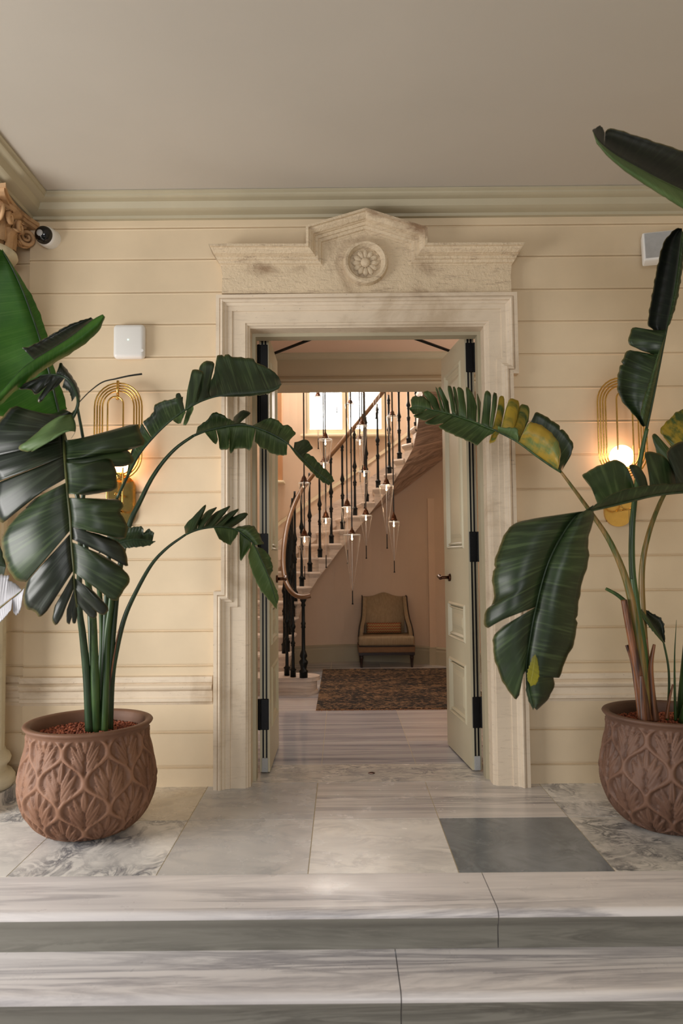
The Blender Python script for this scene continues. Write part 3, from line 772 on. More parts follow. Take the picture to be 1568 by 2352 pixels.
door_leaf('door_2', .868, 4.925, math.radians(95.5), 1)
# door closer arms under the lintel
for nm, pts in (('left', [(-.49, 5.40, 2.905), (-.15, 5.0, 2.91)]), ('right', [(.83, 5.40, 2.905), (.46, 5.0, 2.91)])):
    mb = MB(); mb.tube(pts, .011, 8); mb.rbox(pts[1][0]-.05, pts[1][0]+.05, 4.98, 5.02, 2.915, 2.955, .004, 1)
    tag(mb.build('door_closer_arm', M['black']), 'dark door closer arm at the top %s corner of the doorway' % nm, 'door closer', 'door closer arms')
mb = MB(); w_ = P(853, 1780, 4.9)
mb.lathe([(.012, 0), (.022, .001), (.022, .003), (.014, .004), (.012, .001)], w_.x, 4.91, .001, 20)
tag(mb.build('floor_bolt_socket', M['bronze']), 'small round metal bolt socket set in the marble threshold', 'floor socket')

# ------------------------------------------------------------------ rug and chair
t = NT('rug_pile'); v = t.coord((1.0, 1.9, 1)); 
a1 = t.noise(v, 22, 4, .6, .5); a2 = t.noise(v, 2.2, 3)
cc = t.mix(.25, a1, a2)
M['rug'] = t.base(t.ramp(cc, [(.42, G(24, 21, 22)), (.505, G(34, 28, 25)), (.53, G(112, 86, 60)), (.57, G(156, 122, 86)), (.64, G(70, 50, 36))]), .95)
t.bump(t.noise(t.coord(), 220, 2), .6, .006)
r0, r1 = P(728, 1633, 6.88), P(738, 1538, 9.38)
rug = empty('patterned_rug', (.9, 8.1, 0), 'dark brown patterned rug with fringed edge lying on the hall floor', 'rug')
mb = MB(); mb.rbox(-.25, 1.42, 6.91, 9.36, .001, .013, .004, 2); mb.build('pile', M['rug'], rug)
random.seed(5)
M['fringe'] = m_plain('rug_fringe', G(176, 128, 92), .9)
for yy, s in ((6.91, -1), (9.36, 1)):
    mb = MB(); x = -.25
    while x < 1.42:
        l = random.uniform(.015, .03); mb.tube([(x, yy, .007), (x+random.uniform(-.006, .006), yy+s*l, .003)], .003, 4); x += .012
    mb.build('fringe', M['fringe'], rug)

t = NT('linen'); v = t.coord()
wv_ = t.add('ShaderNodeTexWave', wave_type='BANDS', bands_direction='X'); wv_.inputs['Scale'].default_value = 120; wv_.inputs['Distortion'].default_value = 2; t.link(v, wv_.inputs[0])
wz_ = t.add('ShaderNodeTexWave', wave_type='BANDS', bands_direction='Z'); wz_.inputs['Scale'].default_value = 120; wz_.inputs['Distortion'].default_value = 2; t.link(v, wz_.inputs[0])
mx = t.mix(.5, wv_.outputs['Fac'], wz_.outputs['Fac']); n_ = t.noise(t.coord((1, 1, .15)), 60, 3)
M['linen'] = t.base(t.ramp(t.mix(.5, mx, n_), [(.3, G(140, 120, 92)), (.7, G(184, 162, 130))]), .9); t.bump(mx, .3, .002)
M['linen_plain'] = m_plain('linen_band', G(140, 108, 80), .9)
M['piping'] = m_plain('dark_piping', G(40, 30, 26), .6)
M['legwood'] = m_plain('dark_turned_wood', G(46, 28, 22), .35)
ch = empty('upholstered_armchair', (.56, 9.75, 0), 'beige linen armchair with low wings against the brown stairwell wall', 'armchair')
cxx = .556; hw = .355; yf, yb = 9.48, 10.02
mb = MB(); mb.rbox(cxx-hw, cxx+hw, yf-.01, yb-.03, .275, .395, .03, 4); mb.build('seat_cushion', M['linen'], ch, smooth=True)
mb = MB(); mb.rbox(cxx-hw-.005, cxx+hw+.005, yf, yb, .19, .272, .015, 3); mb.build('seat_frame', M['linen_plain'], ch, smooth=True)
mb = MB(); mb.box(cxx-hw, cxx+hw, yf+.01, yb-.01, .157, .19); mb.build('seat_rail', M['legwood'], ch)
# back with a raised centre
N_ = 24; v = []; xs = np.linspace(-.262, .262, N_)
top = lambda x: .872+.053*math.exp(-(x/.11)**2)+.006*abs(x)
for row, (yy, fz) in enumerate([(yb-.05, 0), (yb-.11, .0), (yb-.125, .5), (yb-.07, 1.0), (yb+.0, 1.0), (yb+.0, 0)]):
    for x in xs:
        tz = top(x); z = .28+(tz-.28)*fz; bulge = -.03*math.cos(x/.262*PI/2)*(1 if row in (1, 2) else 0)
        lean = .05*fz
        v.append((cxx+x, yy+bulge+lean-.03, z))
mb = MB(); mb.add(v, [(i*N_+k, i*N_+k+1, (i+1)*N_+k+1, (i+1)*N_+k) for i in range(5) for k in range(N_-1)])
mb.add(v, [tuple(i*N_ for i in range(6)), tuple(i*N_+N_-1 for i in range(5, -1, -1))])
o = mb.build('backrest', M['linen'], ch, smooth=True)
# wings sweeping down into arms
for s in (-1, 1):
    side_pts = [(.0, .275), (.0, .50), (.03, .60), (.09, .70), (.13, .80), (.15, .885), (.30, .89)]  # (depth from front of arm, z)
    mb = MB(); vin = []; 
    y_a = yf+.14
    outl = bez([(y_a, .275, .335), (y_a-.02, .40, .335), (y_a+.0, .50, .322), (y_a+.06, .60, .298), (y_a+.13, .70, .286), (y_a+.19, .80, .281), (y_a+.22, .875, .279)], 20)
    v = []
    for (yy, z, xx) in outl:
        for (dx, dy) in ((-.045, .02), (-.052, -.0), (-.03, -.02), (-.008, -.01), (0, .02)):
            v.append((cxx+s*(xx+dx+.012), yy+dy, z))
        v.append((cxx+s*(xx+.012), yb+.01, z)); v.append((cxx+s*(xx-.035), yb+.01, z))
    m_ = 7; mb.add(v, [(i*m_+j, i*m_+(j+1) % m_, (i+1)*m_+(j+1) % m_, (i+1)*m_+j) for i in range(19) for j in range(m_)])
    mb.add(v, [tuple(19*m_+j for j in range(m_)), tuple(range(m_))])
    mb.build('wing', M['linen'], ch, smooth=False, angle=50)
    mb = MB(); mb.tube([(cxx+s*(xx+.014), yy+.012, z) for yy, z, xx in outl]+[(cxx+s*.292, yb, .885)], .009, 6); mb.build('piping', M['piping'], ch, smooth=True)
mb = MB(); mb.tube([(cxx+x, yf-.006, .272) for x in np.linspace(-hw, hw, 6)], .006, 6); mb.build('piping', M['piping'], ch, smooth=True)
for x in (-1, 1):
    for y in (yf+.04, yb-.05):
        mb = MB(); pr_ = [(.012, 0), (.016, .012), (.013, .02), (.016, .03), (.019, .08), (.024, .115), (.026, .13), (.018, .137), (.028, .145), (.028, .157)] 
        mb.lathe([(r_, z*.158/.157) for r_, z in pr_], cxx+x*(hw-.035), y, 0, 14); mb.build('leg', M['legwood'], ch, smooth=True)
# lumbar pillow
t = NT('zigzag_weave'); v = t.coord(src='Generated')
sep = t.add('ShaderNodeSeparateXYZ'); t.link(v, sep.inputs[0])
pp = t.add('ShaderNodeMath', operation='PINGPONG'); pp.inputs[1].default_value = .5
mx_ = t.add('ShaderNodeMath', operation='MULTIPLY'); mx_.inputs[1].default_value = 15; t.link(sep.outputs[0], mx_.inputs[0]); t.link(mx_.outputs[0], pp.inputs[0])
mz_ = t.add('ShaderNodeMath', operation='MULTIPLY'); mz_.inputs[1].default_value = 4; t.link(sep.outputs[2], mz_.inputs[0])
ad = t.add('ShaderNodeMath', operation='ADD'); t.link(pp.outputs[0], ad.inputs[0]); t.link(mz_.outputs[0], ad.inputs[1])
frn = t.add('ShaderNodeMath', operation='FRACT'); t.link(ad.outputs[0], frn.inputs[0])
M['zig'] = t.base(t.ramp(frn.outputs[0], [(.0, G(120, 48, 38)), (.3, G(196, 164, 104)), (.45, G(90, 84, 50)), (.6, G(200, 176, 126)), (.8, G(150, 60, 44))]), .9)
mb = MB(); nu, nv = 24, 16; v = []
for i in range(nu+1):
    u = i/nu*2-1
    for k in range(nv):
        a = 2*PI*k/nv; e_ = (1-abs(u)**6)**.5*.8+.2; 
        v.append((cxx-.015+u*.228*(1+.0*abs(math.cos(a))), 9.80+.055*math.cos(a)*e_, .472+.072*math.sin(a)*(abs(math.sin(a))**-.25 if abs(math.sin(a)) > .01 else 1)*(.93+.07*abs(u))))
mb.add(v, [(i*nv+k, i*nv+(k+1) % nv, (i+1)*nv+(k+1) % nv, (i+1)*nv+k) for i in range(nu) for k in range(nv)]+[tuple(range(nv)), tuple(nu*nv+k for k in range(nv))])
tag(mb.build('lumbar_pillow', M['zig'], smooth=True), 'long narrow pillow with red and cream zigzag pattern on the armchair', 'pillow')

# ------------------------------------------------------------------ glass pendants
t = NT('clear_glass_edge_sheen')
gl = t.add('ShaderNodeBsdfGlossy'); gl.inputs['Roughness'].default_value = .05
tp = t.add('ShaderNodeBsdfTransparent'); tp.inputs[0].default_value = (.97, .95, .93, 1)
lw = t.add('ShaderNodeLayerWeight'); lw.inputs[0].default_value = .5
rmp = t.ramp(lw.outputs['Facing'], [(0, (.04,)*3+(1,)), (.35, (.07,)*3+(1,)), (.62, (.34,)*3+(1,)), (.82, (.85,)*3+(1,))])
df = t.add('ShaderNodeBsdfTranslucent'); df.inputs[0].default_value = (.95, .92, .88, 1)  # diffuse white near the silhouette imitates bright glass edges
dd = t.add('ShaderNodeBsdfDiffuse'); dd.inputs[0].default_value = (.95, .92, .88, 1)
m1 = t.add('ShaderNodeMixShader'); m1.inputs[0].default_value = .5; t.link(df.outputs[0], m1.inputs[1]); t.link(dd.outputs[0], m1.inputs[2])
m2 = t.add('ShaderNodeMixShader'); m2.inputs[0].default_value = .45; t.link(gl.outputs[0], m2.inputs[1]); t.link(m1.outputs[0], m2.inputs[2])
ms = t.add('ShaderNodeMixShader'); t.link(rmp, ms.inputs[0]); t.link(tp.outputs[0], ms.inputs[1]); t.link(m2.outputs[0], ms.inputs[2]); t.link(ms.outputs[0], t.out.inputs[0])
M['glass'] = t.m
# (x, cap top y, rim y, half width px, tip y, rod end y, depth, label)
pend = [
 (730, 901, 912, 12, 1011, 1031, 8.75, 'glass cone pendant before the left window pane'),
 (747, 995, 1009, 16, 1110, 1130, 8.2, 'wide glass cone pendant just below the left window pane'),
 (743, 1053, 1063, 12, 1190, 1200, 8.7, 'long glass cone pendant hanging behind the tip of a drooping leaf'),
 (698, 1093, 1108, 13, 1190, 1215, 8.3, 'glass cone pendant by the handrail bend, upper of the two at left'),
 (804, 918, 928, 12, 1011, 1040, 8.8, 'glass cone pendant before the middle bar of the window'),
 (831, 966, 977, 13, 1072, 1085, 8.15, 'glass cone pendant over the lower right window pane'),
 (826, 1001, 1010, 10, 1084, 1107, 8.8, 'small glass cone pendant partly behind another below the window'),
 (836, 1072, 1082, 14, 1160, 1168, 8.5, 'glass cone pendant right above the one before the dark wall in the middle'),
 (900, 943, 956, 13, 1056, 1077, 8.65, 'highest glass cone pendant at the right, beside the white step ends'),
 (887, 1100, 1114, 17, 1231, 1260, 8.2, 'large glass cone pendant in front of the dark stair underside'),
 (904, 1181, 1197, 13, 1292, 1315, 8.4, 'rightmost glass cone pendant, low over the armchair'),
 (840, 1170, 1183, 14, 1257, 1283, 8.62, 'short glass cone pendant before the brown wall, centre of the low group'),
 (797, 1149, 1164, 14, 1267, 1295, 8.3, 'glass cone pendant directly above the lowest one'),
 (808, 1216, 1227, 20, 1361, 1388, 8.0, 'largest and lowest glass cone pendant'),
 (748, 1176, 1190, 12, 1279, 1304, 8.45, 'slim glass cone pendant crossing the middle steps'),
 (699, 1218, 1232, 13, 1304, 1331, 8.05, 'glass cone pendant beside the handrail, lower of the two at the left'),
 (773, 862, 872, 9, 937, 948, 8.9, 'glass cone pendant cut off by the beam before the window'),
 (862, 868, 880, 14, 951, 962, 8.4, 'glass cone pendant cut off by the beam at the right window pane'),
]
M['cord'] = m_plain('pendant_cord', G(40, 32, 26), .35, .5)
for i, (x, yc, yr, hwp, yt, ye, Y, lab) in enumerate(pend):
    s_ = Y/F; top_ = P(x, yc, Y); rim = P(x, yr, Y); tip = P(x, yt, Y); end = P(x, ye, Y); R_ = hwp*s_
    cx_, cz = rim.x, rim.z
    e = empty('glass_pendant', (cx_, Y, cz), lab+', bronze cap', 'pendant light', 'glass cone pendants in the stairwell')
    ch_ = top_.z-rim.z
    mb = MB(); mb.lathe([(.006, ch_+.03), (.010, ch_+.01), (.012, ch_), (.022, ch_*.85), (.03, ch_*.5), (.034, ch_*.3), (.040, ch_*.25), (.042, .006), (.03, .002)], cx_, Y, cz, 16); mb.build('cap', M['bronze'], e, smooth=True)
    mb = MB(); mb.tube([(cx_, Y, cz+ch_+.02), (cx_, Y, TOPZ-.001)], .0075, 6); mb.build('cord', M['cord'], e)
    L_ = rim.z-tip.z
    pr_ = [(.02, -.004), (R_*.9, 0), (R_, -.006), (R_, -.018)]+[(R_*(1-u)+.004*u, -.018-(L_-.018)*u) for u in np.linspace(.1, 1, 9)]
    mb = MB(); mb.lathe(pr_, cx_, Y, cz, 20, caps=False); mb.build('glass_cone', M['glass'], e, smooth=True)
    mb = MB(); mb.tube([(cx_+R_*math.cos(a), Y+R_*math.sin(a), cz-.008) for a in np.linspace(0, 2*PI, 21)[:-1]], .003, 5, closed=True); mb.build('glass_rim', M['glass_rim'], e, smooth=True)
    mb = MB(); mb.lathe([(.001, -.066), (.007, -.06), (.010, -.05), (.007, -.04), (.006, -.03), (.006, -.005)], cx_, Y, cz, 10); mb.build('bulb', M['bulb'], e, smooth=True)
    mb = MB(); mb.tube([(cx_, Y, cz-.085), (cx_, Y, tip.z+.03)], [.0034, .0022], 6); mb.build('highlight_streak', M['glass_rim'], e, smooth=True)  # slim white rod added as the highlight streak inside the cone
    mb = MB(); mb.tube([(cx_, Y, tip.z+.02), (cx_, Y, end.z+.01)], .0055, 8); mb.tube([(cx_, Y, end.z+.012), (cx_, Y, end.z-.002)], .009, 8); mb.build('tip_rod', M['black'], e)
for xx, zz in ((.52, 2.2), (.25, 1.9), (-.2, 2.0)):
    l = bpy.data.lights.new('pendant_glow', 'POINT'); l.energy = .8; l.color = (1, .66, .4); l.shadow_soft_size = .03
    o = bpy.data.objects.new('pendant_glow', l); C.objects.link(o); o.location = (xx, 8.3, zz)

# ------------------------------------------------------------------ wall sconces
def stadium(cx_, cz0, cz1, r_, y, n=14):
    pts = []
    for k in range(n+1): a = PI*k/n; pts.append((cx_+r_*math.cos(a), y, cz1-r_+r_*math.sin(a)))
    for k in range(n+1): a = PI+PI*k/n; pts.append((cx_+r_*math.cos(a), y, cz0+r_+r_*math.sin(a)))
    return pts
def sconce(pl_c, ybot, ytop_plate, lp_c, ltop, lbot, hwid, globe, label):
    e = empty('brass_wall_sconce', (P(pl_c, ybot, W).x, W, P(pl_c, (ltop+ybot)/2, W).z), label, 'wall lamp', 'brass sconces either side of the doorway')
    px_, pz0, pz1 = P(pl_c, ybot, W).x, P(pl_c, ybot, W).z, P(pl_c, ytop_plate, W).z
    mb = MB(); sp = stadium(px_, pz0, pz1, .086, 0); mb.ext([(p[0], p[2]) for p in sp], 'y', W+.002, W-.022); mb.build('backplate', M['brass'], e, angle=40)
    Yl = W-.10; s_ = Yl/F
    lx, lz1, lz0 = P(lp_c, ltop, Yl).x, P(lp_c, ltop, Yl).z, P(lp_c, lbot, Yl).z
    mb = MB()
    for k in range(4):
        d = k*.0165; mb.tube(stadium(lx, lz0+d, lz1-d, hwid*s_-d, Yl), .0052, 8, closed=True)
    mb.build('hoop_frame', M['brass'], e, smooth=True)
    mb = MB(); mb.tube(stadium(lx-.002, pz0+.10, lz1-.095, .048, Yl-.05), .0052, 8, closed=True); mb.build('inner_hoop', M['brass'], e, smooth=True)
    mb = MB(); mb.tube([(lx, Yl-.012, lz1+.012), (lx, Yl-.012, lz1-.085)], .009, 10); mb.tube([(lx, Yl-.012, lz1-.088), (lx, Yl-.02, lz1-.104)], .011, 10)
    mb.tube([(lx, Yl, lz0+.03), (lx, W-.02, lz0+.03)], .007, 8); mb.tube([(lx, Yl-.05, pz0+.2), (lx, W-.02, pz0+.2)], .007, 8); mb.tube([(lx, Yl-.05, pz0+.1), (px_, W-.02, pz0+.1)], .005, 8)
    mb.build('bracket', M['brass'], e, smooth=True)
    gp = P(globe[0], globe[1], Yl-.005); r_ = 27*s_
    bm = bmesh.new(); bmesh.ops.create_uvsphere(bm, u_segments=28, v_segments=18, radius=r_); me = bpy.data.meshes.new('globe'); bm.to_mesh(me); bm.free()
    for p in me.polygons: p.use_smooth = True
    me.materials.append(M['globe']); o = bpy.data.objects.new('globe', me); C.objects.link(o); o.parent = e; o.location = gp-e.location
    mb = MB(); mb.lathe([(.018, -r_-.035), (.03, -r_-.03), (.034, -r_+.008), (.025, -r_+.012)], gp.x, gp.y, gp.z, 18); mb.build('lamp_holder', M['brass'], e, smooth=True)
sconce(1418, 1210, 1085, 1425, 868, 1096, 56, (1427, 1049), 'brass hoop wall sconce with lit round globe right of the doorway')
sconce(281, 1212, 1092, 272, 880, 1102, 55, (274, 1062), 'brass hoop wall sconce left of the doorway, mostly behind leaves')

# ------------------------------------------------------------------ small devices on the wall
e = empty('wireless_access_point', P(298, 782, W), 'white square rounded box with green light on the wall left of the doorway', 'wifi box')
a, b = P(259, 823, W-.05), P(332, 744, W-.05)
mb = MB(); mb.rbox(a.x, b.x, W-.058, W, a.z, b.z, .026, 5); mb.build('housing', M['white'], e, smooth=False, angle=50)
mb = MB(); c_ = P(294, 780, W-.058); ylathe(mb, [(.0001, .003), (.0035, .002), (.004, 0)], c_.x, c_.z, W-.0585, 10); mb.build('indicator_light', M['led'], e)
mb = MB(); c_ = P(326, 805, W-.058); ylathe(mb, [(.0001, .001), (.009, .001), (.010, 0)], c_.x, c_.z, W-.0583, 16); mb.build('button', M['white'], e)
e = empty('dome_camera', P(115, 549, W), 'white round security camera with black dome high in the left corner', 'security camera')
c_ = P(117, 550, W)
d_ = Vector((-.15, -1, -.1)).normalized()
mb = MB()
def dlathe(mb, prof, c, d, seg=32):
    x = d.cross(Vector((0, 0, 1))).normalized(); y = x.cross(d)
    v = [c+d*h+(x*math.cos(2*PI*k/seg)+y*math.sin(2*PI*k/seg))*r for r, h in prof for k in range(seg)]; n = len(prof)
    mb.add(v, [(i*seg+k, i*seg+(k+1) % seg, (i+1)*seg+(k+1) % seg, (i+1)*seg+k) for i in range(n-1) for k in range(seg)])
dlathe(mb, [(.064, -.01), (.064, .055), (.060, .075), (.054, .08)], c_, d_); mb.build('housing', M['white'], e, smooth=False, angle=40)
mb = MB(); dlathe(mb, [(.056, .078), (.056, .085)]+[(.056*math.cos(a), .085+.05*math.sin(a)) for a in np.linspace(.1, PI/2-.01, 9)], c_, d_); mb.build('dome', M['dome'], e, smooth=True)
mb = MB(); dlathe(mb, [(.02, .0), (.02, .136), (.012, .140), (.0001, .139)], c_, d_); mb.build('lens', M['grille'], e, smooth=True)
e = empty('wall_speaker', P(1512, 558, W), 'white box speaker high on the wall at the right edge behind a leaf', 'speaker')
a, b = P(1480, 597, W-.12), P(1556, 526, W-.12)
c_ = (a+b)/2; R = Matrix.Translation(c_) @ Matrix.Rotation(math.radians(-14), 4, 'Z') @ Matrix.Rotation(math.radians(-10), 4, 'X') @ Matrix.Translation(-c_)
mb = MB(); mb.rbox(a.x, b.x+.02, c_.y, c_.y+.08, a.z, b.z, .012, 3, mat=R); mb.build('cabinet', M['white'], e, angle=50)
mb = MB(); mb.rbox(a.x+.012, b.x+.008, c_.y-.004, c_.y+.002, a.z+.012, b.z-.012, .002, 1, mat=R); mb.build('grille', M['grille'], e)
mb = MB(); mb.rbox(c_.x-.01, c_.x+.04, c_.y-.006, c_.y-.002, a.z+.03, a.z+.038, .001, 1, mat=R); mb.build('name_badge', M['white'], e)
mb = MB(); mb.tube([(c_.x, c_.y+.06, c_.z), (c_.x, W, c_.z)], .016, 10); mb.build('bracket', M['white'], e)

#PLANTS
# ------------------------------------------------------------------ carved pots
def relief(u, v, ncell, rows):
    "height 0..1 of the carved palmette lattice; u around in cells, v upwards in rows"
    h = np.zeros_like(u)
    best_band = np.full_like(u, 9.)
    for sh in (0, 1):
        uu = u-.5*sh; vv = v-.5*sh
        ci = np.floor(uu+.5); x = (uu-ci)*2; ri = np.floor(vv); y = vv-ri      # x -1..1 , y 0..1
        w = .5*(1-np.cos(2*PI*np.clip(y, 0, 1)**1.18))
        dband = np.abs(np.abs(x)-w)
        inside = (np.abs(x) < w)
        best_band = np.minimum(best_band, dband*(.5+.5*np.sin(PI*y)))
        # petals
        def petal(x0, y0, x1, y1, wd):
            dx, dy = x1-x0, y1-y0; L2 = dx*dx+dy*dy
            a = ((np.abs(x)-x0)*dx+(y-y0)*dy)/L2; ac = np.clip(a, 0, 1)
            d = np.hypot(np.abs(x)-(x0+ac*dx), (y-(y0+ac*dy)))
            r = wd*np.clip(np.sin(PI*np.clip(ac, 0, 1)**.8), 0, 1)**.7+1e-4
            q = np.clip(1-(d/r)**2, 0, 1)**.5
            crease = 1-.55*np.exp(-(d/(wd*.16))**2)
            return np.where((a > 0) & (a < 1), q*crease, 0)
        p = np.maximum.reduce([petal(0, .52, 0, .93, .14), petal(.05, .40, .44, .78, .10), petal(.04, .24, .66, .66, .11), petal(.02, .08, .62, .46, .09)])
        h = np.where(inside, np.maximum(h, p*.85), h)
    band = np.clip(1-(best_band/.085)**2, 0, 1)**.5
    return np.maximum(h, band*.9)
def make_pot(x, y, hs, mat, label, rot=0.):
    e = empty('carved_pot', (x, y, 0), label, 'plant pot')
    prof = bez([(.165, .0), (.20, .012), (.262, .06), (.312, .14), (.334, .225), (.330, .31), (.310, .40), (.297, .46), (.299, .505), (.318, .543)], 110)
    seg = 400; n = len(prof); R0 = np.array([p[0] for p in prof]); Z0 = np.array([p[1] for p in prof])*hs
    th = np.linspace(0, 2*PI, seg, endpoint=False)
    TH_, RR = np.meshgrid(th, R0); _, ZZ = np.meshgrid(th, Z0)
    u = (TH_+rot)/(2*PI)*9; arcl = np.concatenate([[0], np.cumsum(np.hypot(np.diff(R0), np.diff(Z0)))]); arcl = arcl/arcl[-1]
    v = np.repeat((arcl*2.3+.05)[:, None], seg, 1)
    hgt = relief(u, v, 10, 2)
    fade = np.clip((arcl-.03)/.05, 0, 1)*np.clip((.955-arcl)/.03, 0, 1); hgt = hgt*fade[:, None]
    RR = RR+.018*hgt
    V = np.stack([x+RR*np.cos(TH_), y+RR*np.sin(TH_), ZZ], -1).reshape(-1, 3)
    F_ = [(i*seg+k, i*seg+(k+1) % seg, (i+1)*seg+(k+1) % seg, (i+1)*seg+k) for i in range(n-1) for k in range(seg)]
    F_.append(tuple(range(seg-1, -1, -1)))
    o = obj('pot_body', V.tolist(), F_, mat, e, True)
    at = o.data.attributes.new('relief', 'FLOAT', 'POINT'); at.data.foreach_set('value', hgt.reshape(-1).astype(np.float32))
    mb = MB(); top = .543*hs
    mb.lathe([(.314, top-.010), (.322, top-.002), (.326, top+.006), (.322, top+.012), (.310, top+.014), (.294, top+.012), (.287, top+.004), (.281, top-.03), (.276, top-.12)], x, y, 0, 72, caps=False)
    mb.build('rim', mat, e, smooth=True)
    mb = MB(); mb.lathe([(.0001, top-.062), (.279, top-.06), (.279, top-.075)], x, y, 0, 40, caps=False); mb.build('soil', M['soil'], e)
    return e, top
def pebbles(x, y, z, label, seed):
    rnd = random.Random(seed); mb = MB()
    bm = bmesh.new(); bmesh.ops.create_icosphere(bm, subdivisions=1, radius=1); vv = [v.co.copy() for v in bm.verts]; ff = [[v.index for v in f.verts] for f in bm.faces]; bm.free()
    for i in range(1900):
        r = .268*math.sqrt(rnd.random()); a = rnd.random()*2*PI; s = rnd.uniform(.005, .0095)
        c = Vector((x+r*math.cos(a), y+r*math.sin(a), z+rnd.uniform(-.004, .012)+.012*(1-(r/.27)**2)))
        R = Matrix.Rotation(rnd.random()*6, 3, (rnd.random()+.1, rnd.random(), rnd.random()))
        k = Vector((1, rnd.uniform(.75, 1), rnd.uniform(.7, 1)))
        mb.add([c+R @ Vector((q_.x*k.x, q_.y*k.y, q_.z*k.z))*s for q_ in vv], ff)
    o = mb.build('clay_pebbles', M['pebble'], smooth=True, fix=False); tag(o, label, 'clay pebbles', kind='stuff'); return o
PLX, PLY, PRX, PRY = -1.335, 3.96, 1.70, 3.96
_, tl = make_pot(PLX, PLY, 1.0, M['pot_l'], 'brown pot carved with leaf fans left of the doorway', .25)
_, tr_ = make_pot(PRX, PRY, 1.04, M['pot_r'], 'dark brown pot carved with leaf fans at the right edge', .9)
pebbles(PLX, PLY, tl-.056, 'reddish clay pebbles filling the left carved pot', 1)
pebbles(PRX, PRY, tr_-.056, 'dark clay pebbles filling the right carved pot', 2)

# ------------------------------------------------------------------ bird-of-paradise plants
def resample(pts, n):
    pts = [np.array(p, float) for p in pts]; L = [0]
    for a, b in zip(pts[:-1], pts[1:]): L.append(L[-1]+max(1e-6, np.linalg.norm((b-a)[:2])))
    out = []
    for i in range(n):
        s = L[-1]*i/(n-1) if n > 1 else 0
        j = min(max(np.searchsorted(L, s)-1, 0), len(pts)-2); t_ = (s-L[j])/(L[j+1]-L[j]); out.append(pts[j]*(1-t_)+pts[j+1]*t_)
    return out
def smooth_out(pts):
    if len(pts) < 3: return pts
    p = [pts[0]]
    for a, b in zip(pts[:-1], pts[1:]): p += [tuple(np.array(a)*.8+np.array(b)*.2), tuple(np.array(a)*.2+np.array(b)*.8)]
    return p+[pts[-1]]
def blade(plant, rib, lobes, mat, rw=2.6, ribmat=None, name='leaf', ribtip=.25):
    """rib: (px, py, depth); lobes: (attach a, attach b, outer edge, depth change, bulge[, material])"""
    dense = bez(rib, 80); xy = np.array([(p[0], p[1]) for p in dense])
    def near(p): return int(np.argmin(((xy-np.array(p))**2).sum(1)))
    V = []; Fc = []; UV = []; mi_ = []; mats = [mat]
    for lb in lobes:
        a, b, out, dY, bul = lb[:5]; lm = lb[5] if len(lb) > 5 else mat
        if lm not in mats: mats.append(lm)
        ia, ib = near(a), near(b)
        L = math.hypot(out[-1][0]-out[0][0], out[-1][1]-out[0][1])+abs(ib-ia)*3
        nu = max(5, min(40, int(L/6))+len(out)*2); nv = 9
        ri = [np.array(dense[int(round(ia+(ib-ia)*k/(nu-1)))]) if False else np.array(bez_at(dense, ia+(ib-ia)*k/(nu-1))) for k in range(nu)]
        ou = resample(smooth_out([tuple(map(float, o_[:2])) for o_ in out]), nu)
        base = len(V)
        for k in range(nu):
            for j in range(nv):
                w_ = j/(nv-1); p = ri[k][:2]*(1-w_)+ou[k][:2]*w_
                if j == nv-1 and 0 < k < nu-1 and nu > 8:
                    dv = ri[k][:2]-ou[k][:2]; dl = max(1., np.linalg.norm(dv)); p = p+dv/dl*(.6*math.sin(k*1.7+ia)+.8*math.sin(k*.9+ib*2)+(5 if (k*7+ia) % 29 == 0 and dl > 60 and L > 150 else 0))
                Yd = ri[k][2]+dY*w_+bul*math.sin(PI*w_)+(.0015 if nv else 0)*math.sin((ia+(ib-ia)*k/(nu-1))*1.9+j*.2)*w_
                # blades arch a little between rib and margin
                V.append(P(p[0], p[1], Yd)); UV.append(((ia+(ib-ia)*k/(nu-1))/80., w_))
        for k in range(nu-1):
            for j in range(nv-1):
                Fc.append((base+k*nv+j, base+(k+1)*nv+j, base+(k+1)*nv+j+1, base+k*nv+j+1)); mi_.append(mats.index(lm))
    o = obj(name, V, Fc, None, plant, True, mats, mi_)
    ul = o.data.uv_layers.new(name='UVMap')
    for lp in o.data.loops: ul.data[lp.index].uv = UV[lp.vertex_index]
    sd = o.modifiers.new('thickness', 'SOLIDIFY'); sd.thickness = .0016; sd.offset = 0
    mb = MB(); pts = dense[::2]; n = len(pts)
    mb.tube([P(p[0], p[1], p[2]-.002) for p in pts], [rw*p[2]/F*(1-(1-ribtip)*i/(n-1)) for i, p in enumerate(pts)], 7)
    mb.build('midrib', ribmat or M['stem_dark'], o, smooth=True)
    return o
def bez_at(d, t_):
    i = min(int(t_), len(d)-2); f = t_-i; return tuple(d[i][j]*(1-f)+d[i+1][j]*f for j in range(3))
def stem(plant, pts, w0, w1, mat, name='stem', flat=1.0):
    d = bez(pts, 40); n = len(d); mb = MB(); w0 *= 1.2 if w0 > 5 else 1
    mb.tube([P(*p) for p in d], [(w0+(w1-w0)*i/(n-1))*d[i][2]/F for i in range(n)], 10, flat=flat); return mb.build(name, mat, plant, smooth=True)

lp = empty('bird_of_paradise_plant', (PLX, PLY, tl-.06), 'tall plant with large torn green leaves growing from the pot left of the doorway', 'plant')
LD, LM_, LB, LK, LU = M['leaf'], M['leaf_mid'], M['leaf_bright'], M['leaf_dark'], M['leaf_under']
